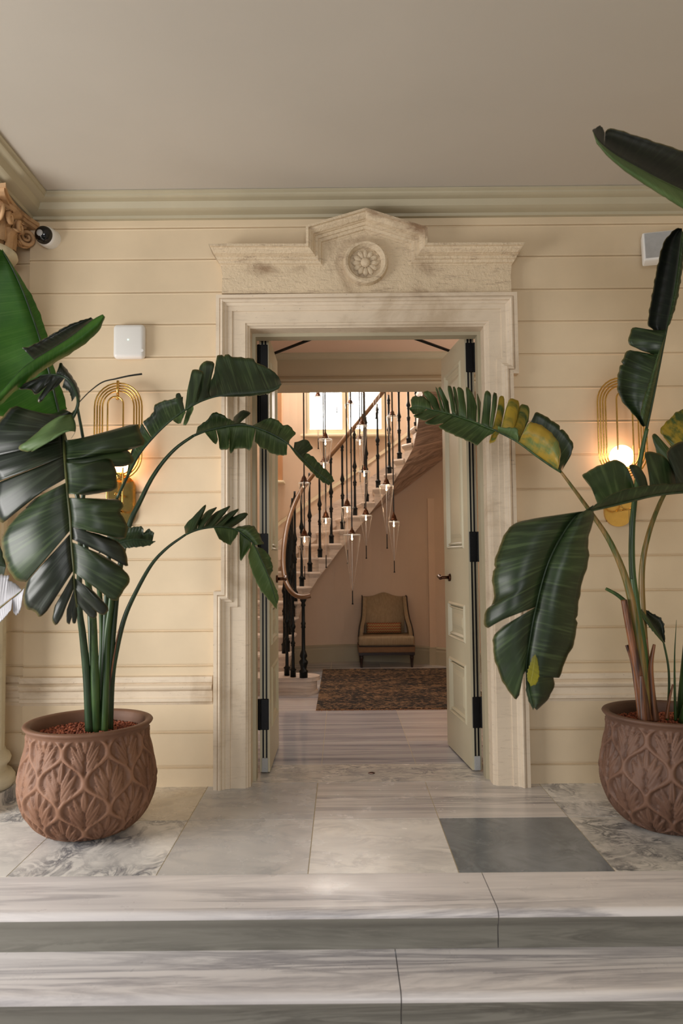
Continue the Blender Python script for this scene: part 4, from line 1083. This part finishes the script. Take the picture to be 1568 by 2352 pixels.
# bright upright leaf at the far left
blade(lp, [(136, 950, 4.05), (124, 900, 4.05), (108, 835, 4.02), (92, 780, 4.0), (76, 732, 4.0), (53, 670, 3.98), (28, 615, 3.95), (5, 575, 3.9)], [
    ((136, 950), (5, 575), [(154, 940), (146, 905), (127, 855), (114, 805), (106, 760), (86, 705), (69, 672), (39, 625), (5, 572)], .05, .0),
    ((136, 950), (5, 575), [(110, 965), (50, 965), (-30, 950), (-120, 880), (-160, 780), (-140, 680), (-80, 600), (-5, 570)], -.22, .05)], LB, 3, ribtip=.5)
stem(lp, [(214, 1680, 3.99), (212, 1500, 4.03), (196, 1250, 4.08), (165, 1080, 4.08), (136, 950, 4.05)], 8, 3.4, M['stem_dark'])
# rolled leaf with glossy inside, reaching right
blade(lp, [(-40, 935, 3.2), (0, 902, 3.25), (46, 852, 3.3), (78, 827, 3.33), (138, 790, 3.38), (172, 767, 3.4), (214, 734, 3.42), (236, 722, 3.43)], [
    ((-40, 935), (236, 722), [(-40, 968), (0, 932), (30, 902), (57, 881), (92, 856), (126, 833), (161, 813), (202, 785), (230, 757), (241, 728)], .02, -.05, M['leaf_bright']),
    ((78, 827), (214, 734), [(51, 799), (69, 796), (129, 762), (161, 744), (209, 729)], .10, .05, LK)], LK, .9)
# arched, shrivelled dark leaf with thin tail
blade(lp, [(165, 962, 3.3), (176, 940, 3.3), (179, 920, 3.3), (172, 895, 3.32), (156, 872, 3.34), (135, 862, 3.34), (112, 860, 3.33), (92, 863, 3.32)], [
    ((176, 905), (150, 868), [(165, 922), (160, 900), (143, 890)], .02, .01),
    ((150, 868), (122, 861), [(132, 888), (112, 900), (96, 922), (88, 926), (86, 916), (104, 892)], .03, .01),
    ((124, 861), (92, 863), [(106, 888), (86, 906), (78, 907), (70, 893), (46, 896), (40, 889), (68, 875), (90, 868)], .0, .01),
    ((179, 925), (128, 861), [(183, 925), (184, 902), (176, 881), (160, 857), (138, 830), (134, 846)], .04, -.02)], LK, 4.5)
stem(lp, [(180, 926, 3.3), (205, 900, 3.33), (235, 878, 3.36), (266, 870, 3.38), (298, 863, 3.4), (326, 859, 3.42)], 1.0, 2.4, M['leaf_black'], 'dry_tail')
# big foreground leaf hanging down
blade(lp, [(172, 945, 3.32), (158, 962, 3.3), (148, 985, 3.26), (147, 1010, 3.24), (149, 1052, 3.2), (154, 1121, 3.16), (161, 1190, 3.14), (164, 1247, 3.14), (169, 1304, 3.15), (171, 1350, 3.17), (177, 1398, 3.2)], [
    ((168, 950), (147, 1012), [(149, 940), (115, 953), (64, 941), (30, 930), (0, 964), (-25, 1000), (-20, 1050)], .02, -.05, LK),
    ((147, 1008), (149, 1048), [(-20, 1048), (-22, 1080), (-5, 1106)], .03, -.05, LK),
    ((149, 1050), (152, 1100), [(-8, 1110), (-18, 1160), (0, 1206), (34, 1180), (80, 1139)], .04, -.04, LK),
    ((153, 1104), (163, 1218), [(80, 1145), (20, 1206), (2, 1240), (10, 1290), (32, 1332), (60, 1337)], .05, -.05, LD),
    ((164, 1222), (169, 1310), [(62, 1336), (53, 1368), (56, 1396), (80, 1405), (92, 1419), (108, 1403)], .03, -.03, LK),
    ((170, 1316), (172, 1348), [(126, 1392), (118, 1428), (129, 1437), (142, 1419), (150, 1396)], .02, -.01, LK),
    ((173, 1352), (176, 1385), [(153, 1400), (152, 1430), (160, 1434)], .02, 0, LK),
    ((174, 1365), (177, 1396), [(164, 1410), (166, 1432), (173, 1433), (178, 1415)], .02, 0, LK),
    ((147, 1010), (150, 1052), [(180, 1009), (230, 995), (317, 971), (322, 990), (334, 1020), (305, 1032), (240, 1046)], .10, -.06, LD),
    ((150, 1040), (152, 1068), [(230, 1040), (296, 1032), (303, 1047), (309, 1061), (287, 1072), (262, 1072)], .13, -.03, LD),
    ((152, 1066), (155, 1134), [(200, 1066), (241, 1053), (256, 1054), (265, 1075), (269, 1098), (268, 1126), (200, 1137)], .06, -.05, LD),
    ((157, 1143), (163, 1208), [(220, 1145), (277, 1147), (285, 1160), (273, 1176), (287, 1192), (294, 1213), (287, 1242), (230, 1226)], .06, -.05, LD),
    ((163, 1210), (165, 1240), [(230, 1228), (272, 1244), (286, 1261), (293, 1281), (294, 1304), (262, 1283)], .04, -.03, LK),
    ((165, 1242), (170, 1318), [(230, 1272), (272, 1297), (302, 1327), (286, 1355), (266, 1385), (222, 1352)], .03, -.04, LD),
    ((171, 1325), (173, 1350), [(215, 1358), (249, 1394), (248, 1404), (237, 1416), (205, 1392)], .02, -.02, LK),
    ((173, 1352), (176, 1382), [(205, 1383), (224, 1400), (221, 1421), (206, 1418)], .02, -.01, LK)], LD, 3.6, M['stem_olive_dark'], ribtip=.6)
# curled pale underside flap over the hanging leaf
blade(lp, [(164, 952, 3.26), (172, 970, 3.22), (173, 990, 3.2), (163, 1008, 3.2)], [
    ((164, 952), (173, 992), [(138, 955), (110, 971), (69, 1008), (39, 1028), (53, 1038), (80, 1037), (115, 1003), (150, 986)], -.04, -.05, M['leaf_under'])], LU, 1.2)
stem(lp, [(206, 1680, 3.93), (200, 1560, 3.9), (190, 1460, 3.82), (182, 1380, 3.7), (186, 1200, 3.5), (196, 1060, 3.38), (178, 936, 3.3)], 9, 3, M['stem_dark'])
# leaf reaching over the door, upper
blade(lp, [(269, 1144, 3.9), (294, 1091, 3.9), (319, 1044, 3.9), (347, 1009, 3.9), (383, 973, 3.9), (419, 946, 3.92), (454, 925, 3.94), (490, 912, 3.97), (526, 907, 3.98), (579, 903, 4.0), (626, 896, 4.0), (646, 883, 4.0)], [
    ((283, 1112), (347, 1009), [(292, 1085), (298, 1050), (308, 1010), (326, 972)], .06, .03),
    ((347, 1009), (419, 946), [(328, 970), (354, 946), (352, 934), (365, 923), (397, 916), (420, 911)], .05, .03),
    ((412, 950), (422, 944), [(404, 916), (403, 905), (412, 902), (417, 912)], .06, .0),
    ((424, 943), (453, 926), [(430, 898), (440, 851), (448, 847), (470, 853), (456, 880)], .05, .01),
    ((452, 926), (484, 914), [(455, 868), (458, 838), (470, 829), (495, 831), (486, 862), (477, 888)], .07, .02),
    ((486, 913), (646, 883), [(478, 887), (491, 862), (497, 819), (505, 814), (527, 814), (528, 819), (583, 823), (585, 832), (611, 842), (636, 859), (644, 875)], .10, .03),
    ((400, 958), (425, 942), [(397, 966), (412, 977), (426, 948)], -.03, 0, LM_), ((428, 940), (446, 929), [(420, 977), (427, 979), (444, 940)], -.03, 0, LM_),
    ((500, 911), (646, 883), [(520, 911), (560, 911), (610, 906), (638, 895), (648, 880)], -.03, 0)], LD, 3.6)
stem(lp, [(236, 1680, 3.96), (240, 1500, 3.94), (246, 1340, 3.92), (257, 1200, 3.9), (269, 1144, 3.9)], 6.5, 3.8, M['stem_dark'])
# middle leaf arching into the doorway
blade(lp, [(444, 1001, 4.0), (469, 991, 4.02), (497, 984, 4.04), (526, 978, 4.06), (561, 976, 4.08), (597, 985, 4.1), (633, 1001, 4.12), (661, 1019, 4.13), (686, 1044, 4.14), (715, 1073, 4.15), (740, 1094, 4.16), (760, 1110, 4.16)], [
    ((448, 1000), (526, 978), [(454, 980), (479, 962), (486, 948), (501, 947), (519, 957), (528, 966)], .06, .02),
    ((520, 979), (565, 977), [(523, 962), (548, 970), (565, 973)], .04, .0),
    ((532, 978), (548, 977), [(537, 958), (554, 942), (581, 946), (556, 966)], .10, .01, LD),
    ((575, 978), (642, 1006), [(597, 969), (612, 961), (628, 960), (647, 972), (650, 980)], .07, .02),
    ((638, 1004), (662, 1020), [(648, 976), (666, 977), (681, 998), (664, 1004)], .08, .01),
    ((672, 1030), (694, 1053), [(676, 1016), (702, 1009), (709, 1012), (720, 1034), (700, 1030)], .09, .01, LD),
    ((686, 1044), (760, 1110), [(692, 1038), (716, 1045), (740, 1072), (758, 1087), (768, 1105)], .05, .01),
    ((661, 1019), (760, 1110), [(680, 1046), (706, 1074), (735, 1104), (755, 1115)], -.02, 0),
    ((470, 991), (497, 984), [(484, 1010), (496, 1023), (500, 1009)], -.05, .01, LM_),
    ((497, 984), (527, 978), [(502, 1006), (504, 1034), (526, 1033), (527, 1010)], -.06, .02),
    ((527, 978), (588, 982), [(526, 1010), (527, 1042), (534, 1040), (538, 1030), (560, 1030), (576, 1035), (583, 1003)], -.07, .02),
    ((585, 982), (660, 1019), [(585, 1014), (600, 1030), (616, 1034), (620, 1042), (658, 1048), (659, 1030)], -.06, .02)], LM_, 3.2)
stem(lp, [(247, 1680, 3.97), (252, 1550, 3.96), (262, 1420, 3.95), (276, 1300, 3.94), (297, 1205, 3.94), (322, 1151, 3.95), (347, 1101, 3.96), (376, 1059, 3.97), (408, 1026, 3.98), (444, 1001, 4.0)], 7, 3.4, M['stem_dark'])
# low leaf drooping beside the surround
blade(lp, [(426, 1228, 4.0), (447, 1219, 4.02), (472, 1213, 4.04), (508, 1210, 4.07), (540, 1216, 4.1), (561, 1230, 4.11), (583, 1251, 4.12), (601, 1287, 4.12), (619, 1330, 4.12), (636, 1388, 4.12)], [
    ((426, 1228), (452, 1217), [(423, 1210), (430, 1200), (454, 1176), (476, 1153), (469, 1176), (453, 1206)], .06, .01),
    ((452, 1217), (466, 1214), [(459, 1188), (476, 1173), (505, 1161), (478, 1180)], .08, .0),
    ((466, 1214), (490, 1211), [(478, 1188), (501, 1173), (532, 1159), (516, 1180)], .08, .01),
    ((490, 1211), (512, 1210), [(510, 1188), (530, 1174), (552, 1167), (534, 1188)], .08, .01),
    ((512, 1210), (530, 1213), [(534, 1188), (555, 1178), (573, 1178), (561, 1192), (540, 1207)], .08, .01),
    ((535, 1214), (584, 1252), [(547, 1209), (580, 1205), (594, 1223), (605, 1250)], .05, -.03, LM_),
    ((586, 1256), (619, 1330), [(602, 1259), (620, 1276), (628, 1309), (622, 1316)], .05, .01, LM_),
    ((610, 1308), (636, 1388), [(624, 1330), (638, 1362), (640, 1375)], .03, .0, LU),
    ((490, 1211), (547, 1221), [(503, 1238), (527, 1253), (533, 1246), (545, 1228)], -.05, .01, LM_),
    ((548, 1222), (576, 1245), [(550, 1250), (551, 1294), (562, 1275), (575, 1258)], -.05, .01, LM_),
    ((577, 1247), (636, 1388), [(574, 1262), (569, 1280), (579, 1316), (597, 1355), (619, 1380), (635, 1399)], -.05, .01, M['leaf_under'])], LD, 2.6)
stem(lp, [(252, 1680, 3.98), (257, 1560, 3.97), (268, 1490, 3.96), (286, 1419, 3.96), (311, 1362, 3.96), (347, 1298, 3.97), (383, 1259, 3.98), (426, 1228, 4.0)], 6.5, 2.6, M['stem_dark'])
# leaf tip showing behind the hanging leaf
blade(lp, [(190, 1300, 3.7), (240, 1262, 3.68), (300, 1240, 3.66), (350, 1243, 3.66)], [
    ((240, 1262), (350, 1243), [(250, 1215), (294, 1212), (322, 1208), (330, 1213), (328, 1226), (341, 1213), (354, 1224)], .03, .02),
    ((240, 1262), (350, 1243), [(262, 1270), (288, 1259), (344, 1254), (357, 1243)], -.02, 0)], LD, 2)
stem(lp, [(222, 1680, 3.94), (216, 1500, 3.88), (212, 1400, 3.8), (198, 1320, 3.72), (190, 1300, 3.7)], 9.5, 4, M['stem'])
stem(lp, [(228, 1680, 3.98), (230, 1560, 3.98), (234, 1475, 3.98), (232, 1400, 3.96), (222, 1300, 3.9)], 6, 5.5, M['stem'])
stem(lp, [(240, 1680, 3.94), (243, 1560, 3.93), (246, 1462, 3.93), (255, 1385, 3.92), (262, 1300, 3.9)], 7.5, 6, M['stem'])
stem(lp, [(247, 1600, 3.95), (258, 1530, 3.94), (268, 1470, 3.93), (276, 1440, 3.92)], 2.5, .8, M['sheath'], 'dry_sheath')
# leaf at the edge, its silvery highlight painted in as a pale colour
blade(lp, [(-30, 1420, 3.45), (10, 1388, 3.45), (45, 1360, 3.45), (62, 1342, 3.45)], [
    ((-30, 1420), (10, 1388), [(-30, 1330), (-5, 1318), (22, 1322)], .03, .01), ((10, 1388), (50, 1356), [(16, 1330), (36, 1340), (46, 1350)], .03, 0),
    ((-20, 1415), (30, 1372), [(-10, 1440), (12, 1418), (26, 1400)], -.03, 0), ((28, 1374), (56, 1348), [(30, 1405), (38, 1416), (48, 1400), (52, 1368)], -.02, 0)], M['leaf_silver_sheen'], 2.4, M['stem_olive'])
blade(lp, [(-60, 1300, 3.6), (-25, 1290, 3.6), (14, 1300, 3.6)], [((-60, 1300), (14, 1300), [(-60, 1250), (-10, 1232), (4, 1262), (10, 1285)], .02, 0), ((-60, 1300), (14, 1300), [(-60, 1340), (-10, 1345), (8, 1325)], 0, 0)], LD, 2)

rp = empty('bird_of_paradise_plant', (PRX, PRY, tr_-.06), 'tall plant with yellowing arched leaf and big drooping leaf in the right pot', 'plant')
Y2, YU = M['leaf_yellow'], M['leaf_yellow2']
ribR = [(1288, 1084, 3.86), (1265, 1070, 3.86), (1229, 1045, 3.87), (1187, 1014, 3.88), (1144, 992, 3.9), (1116, 981, 3.91), (1088, 969, 3.92), (1046, 955, 3.94), (1015, 946, 3.95), (985, 940, 3.96), (956, 934, 3.97), (940, 937, 3.97)]
fing = [((945, 936), (992, 941), [(943, 918), (948, 910), (973, 910), (986, 924)]), ((994, 942), (1013, 946), [(984, 922), (968, 898), (986, 898), (1002, 915)]),
    ((1014, 946), (1019, 948), [(1008, 918), (998, 887), (1003, 888), (1014, 925)]), ((1019, 948), (1035, 952), [(1015, 920), (1004, 887), (1011, 888), (1029, 922)]),
    ((1037, 953), (1045, 955), [(1032, 915), (1026, 885), (1036, 887), (1043, 916)]), ((1046, 955), (1052, 957), [(1046, 910), (1038, 885), (1046, 888), (1052, 922)]),
    ((1054, 958), (1069, 963), [(1053, 910), (1048, 887), (1063, 891), (1069, 930)]), ((1071, 964), (1095, 972), [(1072, 915), (1069, 888), (1077, 891), (1088, 910), (1095, 933)]),
    ((1096, 973), (1102, 975), [(1097, 920), (1094, 897), (1104, 925)]), ((1104, 975), (1122, 983), [(1110, 925), (1113, 896), (1128, 902), (1127, 925)]),
    ((1123, 983), (1131, 987), [(1130, 930), (1132, 900), (1142, 906), (1140, 933)]), ((1132, 987), (1148, 994), [(1144, 935), (1146, 907), (1158, 913), (1158, 941)], 1),
    ((1150, 995), (1172, 1006), [(1160, 945), (1170, 911), (1194, 924), (1189, 960)], 1), ((1172, 1006), (1188, 1015), [(1188, 960), (1195, 924), (1217, 936), (1213, 967)], 1)]
lobes = [(f_[0], f_[1], f_[2], .05+.02*(i % 3), .015*((i % 2)*2-1), Y2 if len(f_) > 3 else LM_) for i, f_ in enumerate(fing)]
lobes += [((1195, 1019), (1288, 1084), [(1219, 968), (1231, 943), (1262, 962), (1285, 978), (1307, 1003), (1318, 1023), (1310, 1048), (1297, 1069)], .09, .04, LD),
    ((1192, 1017), (1282, 1080), [(1206, 985), (1213, 970), (1234, 972), (1257, 986), (1279, 1009), (1288, 1034), (1284, 1066)], -.05, -.04, YU),
    ((1144, 992), (1190, 1016), [(1143, 979), (1161, 983), (1188, 981), (1190, 1002)], -.05, -.02, LU),
    ((940, 937), (980, 940), [(941, 942), (951, 953), (970, 948)], -.03, .01), ((982, 940), (1015, 947), [(960, 950), (946, 955), (973, 967), (987, 962)], -.05, .01),
    ((1015, 947), (1040, 954), [(990, 962), (971, 972), (990, 977), (1018, 972)], -.06, .01),
    ((1040, 954), (1142, 991), [(1018, 972), (1004, 981), (1032, 995), (1077, 1014), (1095, 1024), (1102, 1017), (1116, 1002)], -.07, .02),
    ((1138, 990), (1146, 993), [(1128, 1000), (1121, 1020), (1137, 1014), (1143, 997)], -.06, 0, YU)]
blade(rp, ribR, lobes, LM_, 3.4, M['stem'])
stem(rp, [(1482, 1655, 3.86), (1478, 1570, 3.86), (1462, 1450, 3.86), (1445, 1360, 3.86), (1425, 1298, 3.86), (1398, 1240, 3.86), (1367, 1192, 3.86), (1326, 1135, 3.86), (1288, 1084, 3.86)], 10, 3.2, M['stem_olive'])
# upright leaf with folded dark blade
blade(rp, [(1484, 985, 3.9), (1496, 930, 3.9), (1508, 870, 3.9), (1520, 810, 3.9), (1532, 750, 3.9), (1546, 680, 3.9), (1558, 600, 3.88), (1566, 530, 3.85)], [
    ((1486, 978), (1522, 800), [(1476, 980), (1463, 962), (1451, 948), (1428, 923), (1416, 894), (1419, 853), (1430, 822), (1441, 803), (1470, 808), (1504, 816)], .06, .04),
    ((1520, 812), (1532, 752), [(1506, 814), (1472, 806), (1440, 789), (1444, 770), (1452, 750), (1490, 757), (1522, 762)], .07, .02, LD),
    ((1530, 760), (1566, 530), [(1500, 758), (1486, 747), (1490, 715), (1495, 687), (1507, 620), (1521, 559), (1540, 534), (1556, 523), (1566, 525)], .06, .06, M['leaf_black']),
    ((1530, 760), (1566, 530), [(1528, 757), (1540, 741), (1556, 687), (1568, 610), (1574, 540)], .0, -.02, LD),
    ((1484, 985), (1530, 770), [(1470, 950), (1476, 920), (1490, 880), (1508, 820)], -.04, -.03, LM_)], LD, 3.4)
stem(rp, [(1492, 1655, 3.92), (1478, 1500, 3.92), (1460, 1380, 3.92), (1451, 1300, 3.92), (1452, 1200, 3.92), (1463, 1104, 3.92), (1474, 1036, 3.91), (1485, 985, 3.9)], 8, 4.6, M['stem'])
# right back leaf
blade(rp, [(1546, 1108, 4.0), (1570, 1060, 4.02), (1600, 1010, 4.05), (1650, 960, 4.08)], [
    ((1548, 1102), (1566, 1066), [(1528, 1095), (1508, 1042), (1496, 1002), (1502, 992), (1520, 1012), (1540, 1034)], .05, .01, LM_),
    ((1567, 1064), (1650, 960), [(1542, 1028), (1511, 988), (1535, 964), (1556, 943), (1600, 930), (1650, 935)], .06, .02, Y2)], LM_, 3, M['stem_olive'])
stem(rp, [(1497, 1655, 3.98), (1485, 1540, 3.98), (1476, 1420, 3.98), (1474, 1308, 3.98), (1490, 1223, 3.98), (1520, 1145, 3.99), (1546, 1108, 4.0)], 8, 4, M['stem_olive'])
# top right near leaf, folded
blade(rp, [(1740, 520, 3.3), (1660, 482, 3.2), (1568, 438, 3.1), (1514, 412, 3.05), (1464, 385, 3.02), (1413, 356, 3.0), (1376, 326, 2.98), (1360, 300, 2.97)], [
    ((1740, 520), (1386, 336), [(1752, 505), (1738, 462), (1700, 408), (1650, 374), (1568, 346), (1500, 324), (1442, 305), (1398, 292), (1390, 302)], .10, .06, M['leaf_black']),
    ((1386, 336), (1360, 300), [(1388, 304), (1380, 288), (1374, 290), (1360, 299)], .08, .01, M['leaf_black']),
    ((1740, 520), (1362, 304), [(1738, 535), (1700, 538), (1650, 520), (1568, 480), (1500, 437), (1442, 399), (1398, 363), (1370, 330)], -.03, -.05, LU)], LK, 1.5, LU)
stem(rp, [(1560, 1660, 4.0), (1600, 1300, 3.9), (1680, 900, 3.7), (1750, 650, 3.45), (1740, 520, 3.3)], 8, 4, M['stem'])
# large foreground leaf: horizontal part with upper lobes, then hanging blade
blade(rp, [(1680, 1120, 3.42), (1620, 1128, 3.38), (1568, 1130, 3.34), (1505, 1137, 3.28), (1454, 1149, 3.24), (1403, 1162, 3.2), (1351, 1174, 3.16), (1322, 1186, 3.14), (1290, 1230, 3.12), (1262, 1284, 3.1), (1245, 1335, 3.1), (1231, 1393, 3.1), (1218, 1461, 3.12), (1208, 1529, 3.14), (1214, 1585, 3.16), (1226, 1625, 3.18)], [
    ((1380, 1167), (1456, 1148), [(1362, 1130), (1350, 1106), (1333, 1092), (1360, 1076), (1403, 1057), (1423, 1056), (1438, 1070), (1450, 1095), (1456, 1116)], .10, .05, LM_),
    ((1470, 1145), (1490, 1140), [(1472, 1112), (1462, 1090), (1440, 1070), (1454, 1065), (1472, 1076), (1482, 1093), (1487, 1114)], .08, .02, LD),
    ((1492, 1139), (1560, 1131), [(1491, 1100), (1484, 1062), (1478, 1038), (1500, 1036), (1530, 1050), (1552, 1090)], .11, .04, LD),
    ((1556, 1131), (1680, 1120), [(1552, 1092), (1527, 1040), (1542, 1024), (1568, 1011), (1610, 1006), (1650, 1040), (1676, 1095)], .08, -.03, LK),
    ((1680, 1120), (1352, 1174), [(1680, 1100), (1568, 1110), (1505, 1113), (1454, 1119), (1411, 1131), (1368, 1158)], -.02, -.03, LD),
    ((1370, 1170), (1231, 1393), [(1300, 1180), (1238, 1189), (1187, 1199), (1163, 1216), (1139, 1274), (1129, 1325), (1136, 1384), (1112, 1403), (1112, 1448), (1150, 1424)], .05, -.06),
    ((1231, 1393), (1209, 1530), [(1155, 1438), (1131, 1461), (1133, 1510), (1156, 1573), (1190, 1615), (1192, 1560), (1205, 1545)], .05, -.03),
    ((1209, 1535), (1226, 1625), [(1207, 1546), (1208, 1597), (1224, 1631)], .01, 0),
    ((1322, 1186), (1226, 1625), [(1362, 1160), (1364, 1189), (1347, 1250), (1355, 1277), (1330, 1359), (1322, 1471), (1292, 1529), (1284, 1563), (1268, 1545), (1274, 1577), (1258, 1607), (1232, 1631)], .05, -.06)], LD, 4.0, M['stem_dark'], ribtip=.4)
blade(rp, [(1229, 1503, 3.085), (1223, 1540, 3.085), (1217, 1572, 3.085)], [((1229, 1503), (1217, 1572), [(1234, 1515), (1239, 1550), (1232, 1572), (1218, 1576)], 0, 0), ((1229, 1503), (1217, 1572), [(1222, 1510), (1210, 1545), (1211, 1562)], 0, 0)], M['leaf_spot'], .4, M['leaf_spot'], 'yellow_patch')
stem(rp, [(1566, 1660, 3.9), (1640, 1400, 3.7), (1700, 1200, 3.5), (1680, 1120, 3.42)], 8, 4.5, M['stem'])
# small sprouts
stem(rp, [(1436, 1382, 3.9), (1415, 1365, 3.9), (1391, 1352, 3.9)], 5, 3.6, M['stem'], 'rolled_leaf')
blade(rp, [(1524, 1478, 3.95), (1508, 1452, 3.95), (1492, 1428, 3.95), (1472, 1400, 3.95)], [
    ((1524, 1478), (1472, 1400), [(1527, 1474), (1524, 1422), (1488, 1404), (1476, 1393)], .05, .03, LK), ((1524, 1478), (1472, 1400), [(1516, 1470), (1490, 1440), (1472, 1415)], -.02, -.01, LM_)], LD, 1.6, M['stem'])
stem(rp, [(1532, 1655, 3.97), (1536, 1580, 3.96), (1534, 1529, 3.95), (1524, 1478, 3.95)], 3, 2.2, M['stem'])
stem(rp, [(1551, 1655, 3.96), (1549, 1580, 3.96), (1549, 1500, 3.96), (1553, 1424, 3.96)], 3.8, .4, M['stem'], 'sprout')
stem(rp, [(1530, 1650, 3.93), (1536, 1610, 3.93), (1545, 1572, 3.93)], 4, 2, M['sheath'], 'dry_sheath')
stem(rp, [(1450, 1330, 3.9), (1446, 1240, 3.9), (1444, 1172, 3.9)], 2.4, .3, M['stem_dark'], 'sprout')
for pts, a_, b_ in (([(1486, 1655, 3.84), (1468, 1560, 3.84), (1448, 1460, 3.84), (1432, 1378, 3.84)], 10, 7), ([(1472, 1655, 3.86), (1462, 1580, 3.87), (1452, 1520, 3.88), (1439, 1482, 3.88)], 6, 4),
        ([(1478, 1662, 3.8), (1474, 1600, 3.8), (1472, 1552, 3.8)], 8, 4.6), ([(1504, 1655, 3.9), (1497, 1600, 3.9), (1494, 1530, 3.9), (1502, 1480, 3.9)], 9, 3.2), ([(1498, 1655, 3.97), (1488, 1560, 3.97), (1483, 1465, 3.97)], 9, 3.4)):
    stem(rp, pts, a_, b_, M['sheath'], 'dry_sheath')
